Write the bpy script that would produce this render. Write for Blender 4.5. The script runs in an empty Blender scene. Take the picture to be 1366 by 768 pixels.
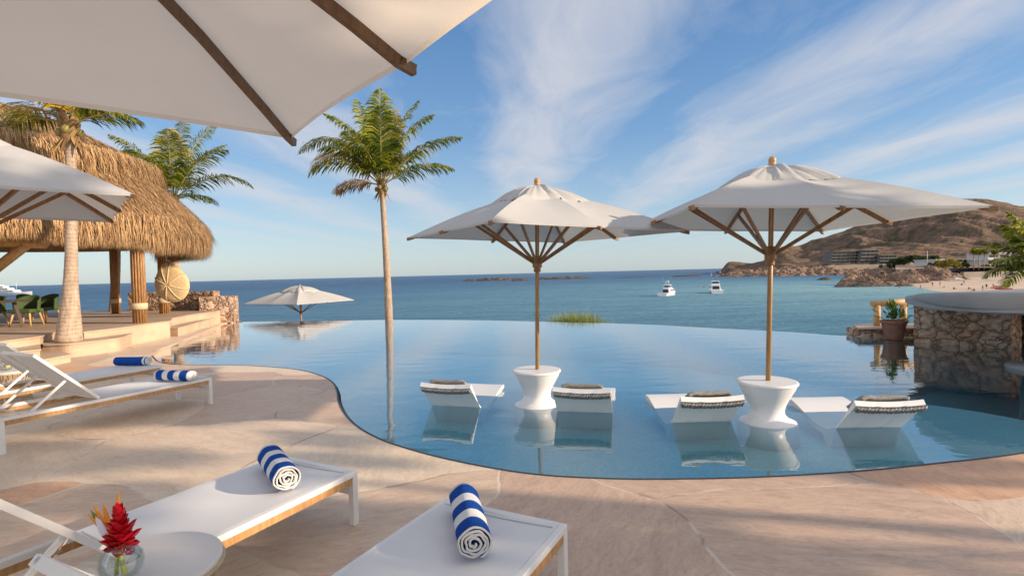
import bpy, bmesh, math, random
from mathutils import Vector, Matrix, noise
from mathutils.geometry import tessellate_polygon
random.seed(7)
R=math.radians; PI=math.pi; sin=math.sin; cos=math.cos
C=bpy.context.scene.collection
# ------------------------------------------------------------------ camera numbers
FPX=700.0; HC=19.3; ROLL=0.0245; CAMZ=1.65; PITCH=math.atan(HC/FPX)
WATER=-0.03; SEA=-6.4
def ray(px,py):
    x=px-683; y=py-384; c,s=cos(ROLL),sin(ROLL)
    u=x*c-y*s; v=x*s+y*c
    X=u/FPX; Z0=-v/FPX
    return Vector((X, cos(PITCH)+Z0*sin(PITCH), Z0*cos(PITCH)-sin(PITCH)))
def G(px,py,z=0.0):
    d=ray(px,py); t=(z-CAMZ)/d.z
    return Vector((d.x*t,d.y*t,z))
def AT(px,py,Y):
    d=ray(px,py); t=Y/d.y
    return Vector((d.x*t,Y,CAMZ+d.z*t))
# ------------------------------------------------------------------ mesh builder
class MB:
    def __init__(s): s.v=[]; s.f=[]; s.m=[]; s.cur=0; s.smooth=[]; s.sm=False
    def vert(s,p): s.v.append(tuple(p)); return len(s.v)-1
    def face(s,idx): s.f.append(tuple(idx)); s.m.append(s.cur); s.smooth.append(s.sm)
    def quad(s,*ps): s.face([s.vert(p) for p in ps])
    def box(s,c,size,M=None,taper=1.0):
        x,y,z=[a/2 for a in size]; c=Vector(c)
        pts=[]
        for sz in(-1,1):
            k=taper if sz>0 else 1
            for sx,sy in((-1,-1),(1,-1),(1,1),(-1,1)):
                p=Vector((sx*x*k,sy*y*k,sz*z))
                if M is not None: p=M@p
                pts.append(s.vert(c+p))
        a=pts
        for q in((0,3,2,1),(4,5,6,7),(0,1,5,4),(1,2,6,5),(2,3,7,6),(3,0,4,7)): s.face([a[i] for i in q])
    def bar(s,p,q,w,h,up=(0,0,1),ext=0.0):
        p=Vector(p);q=Vector(q);d=(q-p); L=d.length; d.normalize()
        u=Vector(up)
        if abs(d.dot(u))>.98: u=Vector((1,0,0))
        sd=d.cross(u).normalized(); uu=sd.cross(d).normalized()
        M=Matrix((sd,d,uu)).transposed()
        s.box((p+q)/2,(w,L+ext,h),M)
    def tube(s,pts,rad,n=8,cap=True,sm=True,fn=None):
        pts=[Vector(p) for p in pts]
        if not hasattr(rad,'__len__'): rad=[rad]*len(pts)
        old=s.sm; s.sm=sm; rings=[]
        prev=None
        for i,p in enumerate(pts):
            d=(pts[min(i+1,len(pts)-1)]-pts[max(i-1,0)]).normalized()
            if prev is None:
                a=Vector((1,0,0)) if abs(d.x)<.8 else Vector((0,1,0))
                a=(a-d*a.dot(d)).normalized()
            else: a=(prev-d*prev.dot(d)).normalized()
            prev=a; b=d.cross(a)
            ring=[]
            for k in range(n):
                t=2*PI*k/n; r=rad[i]*(fn(i,t) if fn else 1)
                ring.append(s.vert(p+a*cos(t)*r+b*sin(t)*r))
            rings.append(ring)
        for i in range(len(rings)-1):
            A,B=rings[i],rings[i+1]
            for k in range(n): s.face((A[k],A[(k+1)%n],B[(k+1)%n],B[k]))
        s.sm=False
        if cap:
            s.face(rings[0][::-1]); s.face(rings[-1])
        s.sm=old
    def lathe(s,prof,n=32,c=(0,0,0),sm=True,cap=True,fn=None):
        old=s.sm; s.sm=sm; rings=[]
        for r,z in prof:
            rings.append([s.vert((c[0]+r*cos(2*PI*k/n)*(fn(2*PI*k/n,z) if fn else 1),c[1]+r*sin(2*PI*k/n)*(fn(2*PI*k/n,z) if fn else 1),c[2]+z)) for k in range(n)])
        for A,B in zip(rings,rings[1:]):
            for k in range(n): s.face((A[k],A[(k+1)%n],B[(k+1)%n],B[k]))
        s.sm=False
        if cap:
            if prof[0][0]>1e-4: s.face(rings[0][::-1])
            if prof[-1][0]>1e-4: s.face(rings[-1])
        s.sm=old
    def grid(s,P,sm=True):   # P rows of points
        old=s.sm; s.sm=sm
        I=[[s.vert(p) for p in r] for r in P]
        for a,b in zip(I,I[1:]):
            for k in range(len(a)-1): s.face((a[k],a[k+1],b[k+1],b[k]))
        s.sm=old
    def prism(s,poly,z0,z1):
        n=len(poly)
        a=[s.vert((p[0],p[1],z0)) for p in poly]; b=[s.vert((p[0],p[1],z1)) for p in poly]
        tris=tessellate_polygon([[Vector((p[0],p[1],0)) for p in poly]])
        for t in tris:
            s.face([b[i] for i in t]); s.face([a[i] for i in t][::-1])
        for k in range(n): s.face((a[k],a[(k+1)%n],b[(k+1)%n],b[k]))
    def build(s,name,mat,parent=None,bevel=0,fix=True,loc=None):
        me=bpy.data.meshes.new(name); me.from_pydata(s.v,[],s.f)
        mats=mat if isinstance(mat,(list,tuple)) else [mat]
        for m in mats: me.materials.append(m)
        me.polygons.foreach_set('material_index',s.m)
        me.polygons.foreach_set('use_smooth',s.smooth)
        if fix:
            bm=bmesh.new(); bm.from_mesh(me)
            bmesh.ops.recalc_face_normals(bm,faces=bm.faces)
            bm.to_mesh(me); bm.free()
        me.update()
        o=bpy.data.objects.new(name,me); C.objects.link(o)
        if parent: o.parent=parent
        if loc: o.location=loc
        if bevel:
            b=o.modifiers.new('Bevel','BEVEL'); b.width=bevel; b.segments=2; b.limit_method='ANGLE'; b.angle_limit=R(40)
        return o
def tag(o,label=None,cat=None,group=None,kind=None):
    if label:o['label']=label
    if cat:o['category']=cat
    if group:o['group']=group
    if kind:o['kind']=kind
    return o
def thing(name,loc,label,cat,rz=0,group=None):
    o=bpy.data.objects.new(name,None); C.objects.link(o); o.empty_display_size=.1
    o.location=loc; o.rotation_euler=(0,0,rz); return tag(o,label,cat,group)
def smooth_path(pts,n=8,closed=False):
    pts=[Vector(p) for p in pts]; out=[]; N=len(pts)
    rng=range(N) if closed else range(N-1)
    for i in rng:
        p0=pts[(i-1)%N] if closed or i>0 else pts[i]
        p1=pts[i]; p2=pts[(i+1)%N]
        p3=pts[(i+2)%N] if closed or i+2<N else p2
        for k in range(n):
            t=k/n
            out.append(.5*((2*p1)+(-p0+p2)*t+(2*p0-5*p1+4*p2-p3)*t*t+(-p0+3*p1-3*p2+p3)*t**3))
    if not closed: out.append(pts[-1])
    return out
def interp(tab,x):
    if x<=tab[0][0]: return tab[0][1]
    for (a,b),(c,d) in zip(tab,tab[1:]):
        if x<=c: return b+(d-b)*(x-a)/(c-a)
    return tab[-1][1]
# ------------------------------------------------------------------ materials
class NT:
    def __init__(s,name):
        s.m=bpy.data.materials.new(name); s.m.use_nodes=True; s.t=s.m.node_tree; s.t.nodes.clear()
        s.out=s.n('ShaderNodeOutputMaterial')
    def n(s,typ,**kw):
        o=s.t.nodes.new(typ)
        for k,v in kw.items():
            if hasattr(o,k) and k not in o.inputs: setattr(o,k,v)
            else: o.inputs[k].default_value=v
        return o
    def l(s,a,b): s.t.links.new(a,b)
    def co(s,kind='Object',scale=(1,1,1),rot=(0,0,0)):
        c=s.n('ShaderNodeTexCoord'); mp=s.n('ShaderNodeMapping'); mp.inputs['Scale'].default_value=scale; mp.inputs['Rotation'].default_value=rot
        s.l(c.outputs[kind],mp.inputs[0]); return mp.outputs[0]
    def ramp(s,fac,stops):
        r=s.n('ShaderNodeValToRGB'); e=r.color_ramp.elements
        while len(e)<len(stops): e.new(.5)
        for i,(p,c) in enumerate(stops): e[i].position=p; e[i].color=(*c,1) if len(c)==3 else c
        s.l(fac,r.inputs[0]); return r.outputs[0]
    def noise(s,vec,scale,detail=4,rough=.55,dist=0):
        o=s.n('ShaderNodeTexNoise'); o.inputs['Scale'].default_value=scale; o.inputs['Detail'].default_value=detail
        o.inputs['Roughness'].default_value=rough; o.inputs['Distortion'].default_value=dist
        s.l(vec,o.inputs['Vector']); return o.outputs['Fac']
    def mix(s,a,b,fac,mode='MIX'):
        o=s.n('ShaderNodeMix',data_type='RGBA',blend_type=mode)
        for v,i in((fac,0),(a,6),(b,7)):
            if hasattr(v,'links') or hasattr(v,'is_linked'): s.l(v,o.inputs[i])
            else: o.inputs[i].default_value=v if i==0 else (*v,1)
        return o.outputs[2]
    def math(s,op,a,b=0.0,c=None):
        o=s.n('ShaderNodeMath',operation=op)
        for v,i in((a,0),(b,1),(c,2)):
            if v is None: continue
            if hasattr(v,'is_linked'): s.l(v,o.inputs[i])
            else: o.inputs[i].default_value=v
        return o.outputs[0]
    def bump(s,h,strength=.3,dist=.02,normal=None):
        o=s.n('ShaderNodeBump'); o.inputs['Strength'].default_value=strength; o.inputs['Distance'].default_value=dist
        s.l(h,o.inputs['Height'])
        if normal is not None: s.l(normal,o.inputs['Normal'])
        return o.outputs[0]
    def pbr(s,col,rough=.6,metal=0,normal=None,spec=.5,**kw):
        p=s.n('ShaderNodeBsdfPrincipled')
        for v,k in((col,'Base Color'),(rough,'Roughness'),(metal,'Metallic'),(spec,'Specular IOR Level')):
            if hasattr(v,'is_linked'): s.l(v,p.inputs[k])
            else: p.inputs[k].default_value=(*v,1) if k=='Base Color' else v
        if normal is not None: s.l(normal,p.inputs['Normal'])
        for k,v in kw.items(): p.inputs[k].default_value=v
        return p
    def done(s,sh): s.l(sh.outputs[0] if hasattr(sh,'outputs') else sh,s.out.inputs[0]); return s.m
def simple(name,col,rough=.5,metal=0,var=.12,scale=8,bump=.15,spec=.5,bscale=None):
    t=NT(name); c=t.co(); n=t.noise(c,scale,5)
    a=tuple(x*(1-var) for x in col); b=tuple(min(1,x*(1+var)) for x in col)
    cc=t.ramp(n,[(.3,a),(.7,b)])
    nb=t.bump(t.noise(c,bscale or scale*6,4),bump,.004)
    return t.done(t.pbr(cc,rough,metal,nb,spec))
M={}
def wood(name,a,b,scale=1.0,rough=.45):
    t=NT(name); c=t.co(scale=(14*scale,14*scale,1.6*scale)); n=t.noise(c,2.2,6,.6,.6)
    cc=t.ramp(n,[(.25,a),(.5,tuple((x+y)/2 for x,y in zip(a,b))),(.75,b)])
    return t.done(t.pbr(cc,rough,0,t.bump(n,.25,.004)))
M['teak']=wood('teak_wood',(.14,.062,.020),(.34,.17,.058),1.4,.4)
M['teak_shade']=wood('dark_teak',(.09,.045,.02),(.20,.11,.055),1.4,.5)  # teak with the shade under the overhead canopy put into its colour
M['teakp']=wood('honey_teak_pole',(.22,.11,.035),(.48,.28,.10),1.4,.4)
M['teakl']=wood('lounger_teak',(.34,.17,.06),(.62,.36,.16),1.0,.45)
M['log']=wood('log_wood',(.38,.20,.07),(.72,.46,.20),.6,.6)
M['darkwood']=wood('dark_wood',(.035,.02,.014),(.10,.06,.035),.6,.5)
M['post']=wood('bamboo_post',(.12,.05,.018),(.50,.27,.10),1.3,.55)
M['white']=simple('white_aluminium',(.78,.77,.74),.35,0,.02,3,.05)
M['bracket']=simple('steel_bracket',(.45,.45,.44),.3,.8,.05,10,.05)
M['shell']=simple('white_moulded_plastic',(.80,.80,.79),.38,0,.02,2,.08)
M['terra']=simple('terracotta',(.26,.11,.07),.8,0,.25,9,.3)
M['rope']=simple('straw_rope',(.55,.43,.27),.75,0,.2,30,.3)
M['rattan']=simple('rattan_cane',(.60,.44,.24),.6,0,.2,20,.3)
M['greenfab']=simple('green_velvet',(.05,.085,.025),.8,0,.25,6,.2)
M['cushion']=simple('grey_cushion_fabric',(.27,.25,.23),.85,0,.35,40,.5,bscale=140)
M['hull']=simple('white_gelcoat',(.80,.80,.80),.25,0,.03,1,.02)
M['bglass']=simple('dark_boat_glass',(.02,.025,.03),.1,0,.1,1,.02)
M['navy']=simple('navy_canvas',(.02,.05,.16),.6)
M['chrome']=simple('boat_rail_metal',(.5,.5,.5),.3,.8)
# canvas: lets a little light through
def canvas(name,col,trans):
    t=NT(name); c=t.co(); n=t.noise(c,2.5,4); w=t.n('ShaderNodeTexWave',wave_type='BANDS',bands_direction='X'); w.inputs['Scale'].default_value=120; t.l(c,w.inputs[0])
    f=t.noise(c,1.1,3,.5,.6)
    h=t.math('ADD',t.math('MULTIPLY',f,1.0),t.math('MULTIPLY',w.outputs['Fac'],.01))
    cc=t.ramp(n,[(.3,tuple(x*.95 for x in col)),(.7,col)])
    d=t.pbr(cc,.85,0,t.bump(h,.35,.04),.2)
    tr=t.n('ShaderNodeBsdfTranslucent'); t.l(cc,tr.inputs[0])
    mx=t.n('ShaderNodeMixShader'); mx.inputs[0].default_value=trans
    t.l(d.outputs[0],mx.inputs[1]); t.l(tr.outputs[0],mx.inputs[2]); return t.done(mx)
M['canvas']=canvas('cream_canvas',(.55,.54,.52),.18)
M['canvas2']=canvas('ivory_canvas',(.92,.82,.69),.5)
# sling mesh fabric
def sling():
    t=NT('white_sling_mesh'); c=t.co(scale=(1,1,1)); v=t.n('ShaderNodeTexChecker'); v.inputs['Scale'].default_value=260; t.l(c,v.inputs[0])
    n=t.noise(c,1.3,3,.5,.4); cc=t.ramp(n,[(.3,(.68,.67,.66)),(.7,(.76,.75,.73))])
    h=t.math('ADD',t.math('MULTIPLY',n,.6),t.math('MULTIPLY',v.outputs['Fac'],.05))
    return t.done(t.pbr(cc,.55,0,t.bump(h,.3,.02)))
M['sling']=sling()
M['ttop_']=simple('stitched_hem',(.48,.47,.45),.8)
# thatch / leaves
def strand(name,cols,rough=.8,trans=0.0,scale=3.0):
    t=NT(name); g=t.n('ShaderNodeNewGeometry'); c=t.co(); n=t.noise(c,scale,4)
    f=t.math('ADD',t.math('MULTIPLY',g.outputs['Random Per Island'],.65),t.math('MULTIPLY',n,.35))
    st=[(.1+.8*i/(len(cols)-1),k) for i,k in enumerate(cols)]
    cc=t.ramp(f,st); p=t.pbr(cc,rough,0,None,.3)
    if trans:
        tr=t.n('ShaderNodeBsdfTranslucent'); t.l(cc,tr.inputs[0]); mx=t.n('ShaderNodeMixShader'); mx.inputs[0].default_value=trans
        t.l(p.outputs[0],mx.inputs[1]); t.l(tr.outputs[0],mx.inputs[2]); return t.done(mx)
    return t.done(p)
M['thatch']=strand('dry_palm_thatch',[(.085,.05,.025),(.30,.17,.078),(.46,.285,.135),(.66,.46,.25)])
M['thatchbase']=simple('thatch_mat',(.28,.155,.07),.95,0,.4,9,.8)
M['frond']=strand('green_frond',[(.035,.062,.006),(.095,.14,.014),(.26,.29,.028),(.55,.47,.055)],.4,.4,1.2)
M['yfrond']=strand('yellow_frond',[(.20,.17,.03),(.50,.32,.04),(.75,.45,.06)],.5,.3,1.2)
M['brownfrond']=strand('dry_frond',[(.12,.07,.03),(.30,.18,.08),(.42,.28,.12)],.7,.1,1.2)
M['rachis']=simple('frond_rib',(.34,.30,.12),.5)
M['leaf']=strand('shrub_leaf',[(.02,.035,.012),(.05,.08,.02),(.10,.13,.035)],.6,.15,.3)
M['grass']=strand('tuft_grass',[(.10,.14,.03),(.25,.30,.06),(.45,.45,.12)],.6,.3,1)
# palm bark with rings
def bark():
    t=NT('palm_bark'); c=t.co(); w=t.n('ShaderNodeTexWave',wave_type='BANDS',bands_direction='Z'); w.inputs['Scale'].default_value=3.4; w.inputs['Distortion'].default_value=4.0; w.inputs['Detail'].default_value=3; w.inputs['Detail Scale'].default_value=1.5
    t.l(c,w.inputs[0]); n=t.noise(t.co(scale=(3,3,.8)),3,5)
    cc=t.ramp(n,[(.3,(.27,.19,.13)),(.7,(.52,.40,.29))])
    cc=t.mix(cc,(.15,.10,.065),t.ramp(w.outputs['Fac'],[(.0,(.6,.6,.6)),(.09,(0,0,0))]))
    cc=t.mix(cc,t.ramp(t.noise(t.co(scale=(6,6,1.2)),4,6,.7),[(.35,(.22,.15,.10)),(.6,(.55,.43,.32))]),.4)
    h=t.math('ADD',t.math('MULTIPLY',t.ramp(w.outputs['Fac'],[(0,(0,0,0)),(.15,(1,1,1))]),.5),t.math('MULTIPLY',n,.8))
    return t.done(t.pbr(cc,.85,0,t.bump(h,.5,.03),.3))
M['bark']=bark()
# deck flagstones
def deck():
    t=NT('sandstone_flags'); c=t.co()
    nz=t.n('ShaderNodeTexNoise'); nz.inputs['Scale'].default_value=.55; nz.inputs['Detail'].default_value=1.5; t.l(c,nz.inputs['Vector'])
    sc=t.n('ShaderNodeVectorMath',operation='SCALE'); sc.inputs[3].default_value=1.1; t.l(nz.outputs['Color'],sc.inputs[0])
    ad=t.n('ShaderNodeVectorMath',operation='ADD'); t.l(c,ad.inputs[0]); t.l(sc.outputs[0],ad.inputs[1])
    nf=t.n('ShaderNodeTexNoise'); nf.inputs['Scale'].default_value=9; nf.inputs['Detail'].default_value=3; t.l(c,nf.inputs['Vector'])
    sf=t.n('ShaderNodeVectorMath',operation='SCALE'); sf.inputs[3].default_value=.025; t.l(nf.outputs['Color'],sf.inputs[0])
    ad2=t.n('ShaderNodeVectorMath',operation='ADD'); t.l(ad.outputs[0],ad2.inputs[0]); t.l(sf.outputs[0],ad2.inputs[1])
    cv=ad2.outputs[0]
    def vor(feat):
        v=t.n('ShaderNodeTexVoronoi',feature=feat,voronoi_dimensions='2D'); v.inputs['Scale'].default_value=.62; v.inputs['Randomness'].default_value=.9; t.l(cv,v.inputs['Vector']); return v
    v1=vor('F1'); v2=vor('DISTANCE_TO_EDGE')
    sep=t.n('ShaderNodeSeparateColor'); t.l(v1.outputs['Color'],sep.inputs[0])
    base=t.ramp(sep.outputs[0],[(.0,(.58,.42,.30)),(.22,(.72,.58,.42)),(.42,(.50,.35,.25)),(.60,(.76,.63,.46)),(.78,(.60,.32,.16)),(.88,(.63,.48,.345))])
    base.node.color_ramp.interpolation='CONSTANT'
    # veins and cloudy bedding, direction differs per slab
    rot=t.n('ShaderNodeVectorRotate',rotation_type='Z_AXIS'); t.l(c,rot.inputs[0]); t.l(t.math('MULTIPLY',sep.outputs[1],6.28),rot.inputs['Angle'])
    mp=t.n('ShaderNodeMapping'); mp.inputs['Scale'].default_value=(.8,5,1); t.l(rot.outputs[0],mp.inputs[0])
    n1=t.noise(mp.outputs[0],1.6,8,.65,1.2); n2=t.noise(c,1.7,6,.6,.8); n3=t.noise(c,38,5,.7)
    col=t.mix(base,t.ramp(n1,[(.3,(.34,.205,.15)),(.5,(.60,.43,.33)),(.72,(.78,.64,.51))]),.26)
    col=t.mix(col,t.ramp(n2,[(.35,(.54,.38,.29)),(.65,(.76,.60,.46))]),.12)
    col=t.mix(col,t.ramp(n3,[(.35,(.40,.40,.40)),(.65,(.60,.60,.60))]),.32,'OVERLAY')
    mp5=t.n('ShaderNodeMapping'); mp5.inputs['Scale'].default_value=(1.2,3.2,1); t.l(rot.outputs[0],mp5.inputs[0])
    n5=t.noise(mp5.outputs[0],4.5,7,.7,1.5)
    col=t.mix(col,t.ramp(n5,[(.32,(.30,.28,.25)),(.5,(.5,.5,.5)),(.68,(.66,.65,.62))]),.45,'OVERLAY')
    jn=t.math('ADD',v2.outputs['Distance'],t.math('MULTIPLY',t.math('SUBTRACT',n2,.5),.012))
    jf=t.ramp(jn,[(.0,(1,1,1)),(.004,(1,1,1)),(.009,(0,0,0))])
    jc=t.ramp(n2,[(.40,(.34,.23,.17)),(.52,(.68,.57,.46))])
    col=t.mix(col,jc,t.math('MULTIPLY',jf,.8))
    h=t.math('SUBTRACT',t.math('ADD',t.math('MULTIPLY',n1,.5),t.math('MULTIPLY',n3,.22)),t.math('MULTIPLY',jf,.5))
    h=t.math('ADD',h,t.math('MULTIPLY',sep.outputs[2],.4))
    return t.done(t.pbr(col,t.ramp(n1,[(.3,(.42,.42,.42)),(.7,(.62,.62,.62))]),0,t.bump(h,.28,.012),.45))
M['deck']=deck()
def limestone(name,a,b):
    t=NT(name); c=t.co(); n=t.noise(t.co(scale=(1,1,3)),1.6,6,.6,.6); n2=t.noise(c,.7,3)
    col=t.ramp(n,[(.3,a),(.7,b)]); col=t.mix(col,t.ramp(n2,[(.4,tuple(x*.85 for x in a)),(.6,b)]),.4)
    return t.done(t.pbr(col,.6,0,t.bump(t.noise(c,30,4),.2,.01),.3))
M['lime']=limestone('honey_limestone',(.42,.30,.20),(.58,.44,.315))
M['nose']=limestone('step_nosing',(.42,.30,.205),(.55,.415,.30))
def rockwall():
    t=NT('fieldstone_masonry'); c=t.co(scale=(1,1,1.25)); nz=t.n('ShaderNodeTexNoise'); nz.inputs['Scale'].default_value=3; t.l(c,nz.inputs['Vector'])
    sc=t.n('ShaderNodeVectorMath',operation='SCALE'); sc.inputs[3].default_value=.55; t.l(nz.outputs['Color'],sc.inputs[0])
    ad=t.n('ShaderNodeVectorMath',operation='ADD'); t.l(c,ad.inputs[0]); t.l(sc.outputs[0],ad.inputs[1])
    def vor(f):
        v=t.n('ShaderNodeTexVoronoi',feature=f); v.inputs['Scale'].default_value=3.0; t.l(ad.outputs[0],v.inputs['Vector']); return v
    v=vor('F1'); e=vor('DISTANCE_TO_EDGE'); sep=t.n('ShaderNodeSeparateColor'); t.l(v.outputs['Color'],sep.inputs[0])
    col=t.ramp(sep.outputs[0],[(0,(.38,.24,.17)),(.2,(.64,.49,.38)),(.4,(.26,.14,.09)),(.6,(.70,.54,.42)),(.8,(.50,.27,.16)),(1,(.58,.47,.40))])
    n=t.noise(c,9,7,.65); col=t.mix(col,t.ramp(n,[(.34,(.10,.055,.035)),(.48,(.40,.25,.16)),(.64,(.68,.52,.38))]),.6)
    j=t.ramp(e.outputs['Distance'],[(0,(.8,.8,.8)),(.02,(.6,.6,.6)),(.06,(0,0,0))]); col=t.mix(col,(.09,.055,.04),j)
    h=t.math('ADD',t.ramp(e.outputs['Distance'],[(0,(0,0,0)),(.2,(.8,.8,.8)),(.5,(1,1,1))]),t.math('MULTIPLY',n,.5))
    return t.done(t.pbr(col,.85,0,t.bump(h,.9,.06),.3))
M['rockwall']=rockwall()
M['concrete']=simple('polished_concrete',(.27,.265,.26),.6,0,.1,2.5,.15)
M['tile']=None
def tile():
    t=NT('pool_mosaic'); c=t.co(); v=t.n('ShaderNodeTexVoronoi',voronoi_dimensions='3D'); v.inputs['Scale'].default_value=38; v.inputs['Randomness'].default_value=.3; t.l(c,v.inputs['Vector'])
    sep=t.n('ShaderNodeSeparateColor'); t.l(v.outputs['Color'],sep.inputs[0])
    n=t.noise(c,.6,3)
    col=t.ramp(sep.outputs[0],[(0,(.24,.56,.66)),(.5,(.34,.68,.75)),(1,(.48,.78,.82))])
    col=t.mix(col,t.ramp(n,[(.35,(.24,.56,.70)),(.65,(.40,.70,.76))]),.5)
    return t.done(t.pbr(col,.35,0,None,.4))
M['tile']=tile()
# pool water: clear thin surface, light passes straight to the floor
def poolwater():
    t=NT('pool_water'); c=t.co()
    n1=t.noise(t.co(scale=(1,2.2,1)),1.3,3,.5,.3); n2=t.noise(t.co(scale=(1,1.6,1)),7,2,.5)
    h=t.math('ADD',t.math('MULTIPLY',n1,1.0),t.math('MULTIPLY',n2,.08))
    # calmer near the deck, breezier out in the middle
    nm=t.bump(h,.10,.05)
    fr=t.n('ShaderNodeFresnel'); fr.inputs[0].default_value=1.34; t.l(nm,fr.inputs[1])
    fac=t.math('MINIMUM',t.math('ADD',t.math('MULTIPLY',fr.outputs[0],1.42),.04),1.0)
    gl=t.n('ShaderNodeBsdfGlossy'); gl.inputs['Roughness'].default_value=.015; gl.inputs['Color'].default_value=(.97,.98,1,1); t.l(nm,gl.inputs['Normal'])
    tr=t.n('ShaderNodeBsdfTransparent'); tr.inputs[0].default_value=(.80,.95,.985,1)
    mx=t.n('ShaderNodeMixShader'); t.l(fac,mx.inputs[0]); t.l(tr.outputs[0],mx.inputs[1]); t.l(gl.outputs[0],mx.inputs[2])
    return t.done(mx)
M['poolwater']=poolwater()
def sea():
    t=NT('sea_water'); c=t.co()
    h=t.math('ADD',t.noise(t.co(scale=(.6,1.6,1)),.10,8,.68,.7),t.math('MULTIPLY',t.noise(t.co(scale=(.7,1.3,1)),.9,4,.6),.25))
    sepx=t.n('ShaderNodeSeparateXYZ'); tc=t.n('ShaderNodeTexCoord'); t.l(tc.outputs['Object'],sepx.inputs[0])
    # shallow sandy bay towards the beach: distance from the beach centre
    dist=t.n('ShaderNodeVectorMath',operation='DISTANCE'); t.l(tc.outputs['Object'],dist.inputs[0]); dist.inputs[1].default_value=(160,160,0)
    d=t.math('DIVIDE',dist.outputs['Value'],520.0)
    d=t.math('ADD',d,t.math('MULTIPLY',t.math('SUBTRACT',t.noise(t.co(scale=(1,3,1)),.012,4),.5),.25))
    col=t.ramp(d,[(.08,(.24,.42,.46)),(.25,(.12,.27,.36)),(.5,(.065,.165,.275)),(1,(.040,.115,.225))])
    foam=t.noise(t.co(scale=(1,4,1)),.05,6,.7,.5)
    col=t.mix(col,(.25,.38,.42),t.ramp(foam,[(.62,(0,0,0)),(.75,(.35,.35,.35))]))
    nm=t.bump(h,1.0,2.2)
    df=t.n('ShaderNodeBsdfDiffuse'); t.l(col,df.inputs[0]); t.l(nm,df.inputs['Normal'])
    gl=t.n('ShaderNodeBsdfGlossy'); gl.inputs['Roughness'].default_value=.22; t.l(nm,gl.inputs['Normal'])
    fr=t.n('ShaderNodeFresnel'); fr.inputs[0].default_value=1.33; t.l(nm,fr.inputs[1])
    mx=t.n('ShaderNodeMixShader'); wn=t.noise(t.co(scale=(.35,2.2,1)),.09,9,.72,.4); wn2=t.noise(t.co(scale=(.5,2.0,1)),.55,6,.75,.3)
    wf=t.math('ADD',t.ramp(wn,[(.38,(.12,.12,.12)),(.60,(.85,.85,.85))]),t.math('MULTIPLY',t.math('SUBTRACT',wn2,.5),2.2))
    t.l(t.math('MULTIPLY',fr.outputs[0],wf),mx.inputs[0]); t.l(df.outputs[0],mx.inputs[1]); t.l(gl.outputs[0],mx.inputs[2])
    return t.done(mx)
M['sea']=sea()
M['sand']=simple('beach_sand',(.54,.41,.30),.9,0,.12,.08,.3,bscale=.6)
def hillmat():
    t=NT('desert_hillside'); c=t.co(); n=t.noise(t.co(scale=(1,1,2)),.012,8,.65,.5); n2=t.noise(c,.15,6,.75); n3=t.noise(c,.045,6,.7)
    col=t.ramp(n,[(.3,(.17,.115,.085)),(.5,(.25,.165,.12)),(.7,(.40,.255,.175))])
    col=t.mix(col,t.ramp(n2,[(.38,(.08,.055,.04)),(.6,(.29,.19,.135))]),.42)
    col=t.mix(col,(.085,.08,.045),t.ramp(n3,[(.46,(0,0,0)),(.60,(.85,.85,.85))]))
    return t.done(t.pbr(col,.95,0,t.bump(t.math('ADD',n2,t.math('MULTIPLY',n3,2.0)),.8,6.0),.1))
M['hill']=hillmat()
def boulder(name,a,b,d,sc=.25):
    t=NT(name); c=t.co(); n=t.noise(c,sc,7,.65,.6); n2=t.noise(c,sc*4,6,.7)
    col=t.ramp(n,[(.35,a),(.65,b)]); col=t.mix(col,d,t.ramp(n2,[(.36,(.85,.85,.85)),(.52,(0,0,0))]))
    return t.done(t.pbr(col,.9,0,t.bump(t.math('ADD',n,t.math('MULTIPLY',n2,.5)),.9,.6),.2))
M['boulder']=boulder('coastal_boulder',(.15,.095,.068),(.40,.265,.18),(.045,.032,.025))
M['darkrock']=boulder('wet_rock',(.06,.05,.04),(.15,.115,.085),(.03,.03,.025),.15)
M['earth']=simple('slope_earth',(.28,.20,.14),.95,0,.3,.5,.5)
M['bconc']=simple('resort_concrete',(.20,.185,.17),.8,0,.12,.2,.2)
M['bconcl']=simple('pale_concrete',(.36,.30,.24),.8,0,.12,.1,.2)
M['bwin']=simple('shaded_glazing',(.03,.035,.04),.2,0,.2,.3,.02)  # near-black glass colour
M['bwhite']=simple('white_render',(.62,.60,.57),.7,0,.06,.1,.1)
# ------------------------------------------------------------------ ground, pool, sea
near_px=[(204,472),(207,478),(215,483),(240,486),(320,487),(360,489),(400,493),(430,501),(445,510),(451,522),(453,535),(462,552),(478,568),(500,581),(530,593),(600,612),(700,630),(800,637),(900,638),(1024,635),(1150,627),(1250,617),(1366,603)]
near=[G(*p,0) for p in near_px]
near+= [Vector(p) for p in((5.6,4.9,0),(8,5.9,0),(10.6,7.6,0),(12.2,9.6,0),(13,11.6,0))]
left=[G(*p,0) for p in((293,433),(260,447),(229,459),(214,465))]
far=[G(*p,0) for p in((310,428.5),(430,427),(520,425.5),(640,426),(730,428),(850,431),(950,436),(1050,441),(1140,447))]
rim_far=smooth_path(far+[Vector((9.3,11.9,0)),Vector((11,11.5,0)),Vector((13,11.6,0))],6)
rim_near=smooth_path([far[0]]+left+near,6)     # from the wall corner round the deck to the right
LEFTS=set((round(p.x,4),round(p.y,4)) for p in rim_near if p.x<-7.9 and p.y>11.8)
pool_poly=rim_near[:-1]+rim_far[::-1][:-1]
pool_poly=[Vector((p.x,p.y)) for p in pool_poly]
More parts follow.
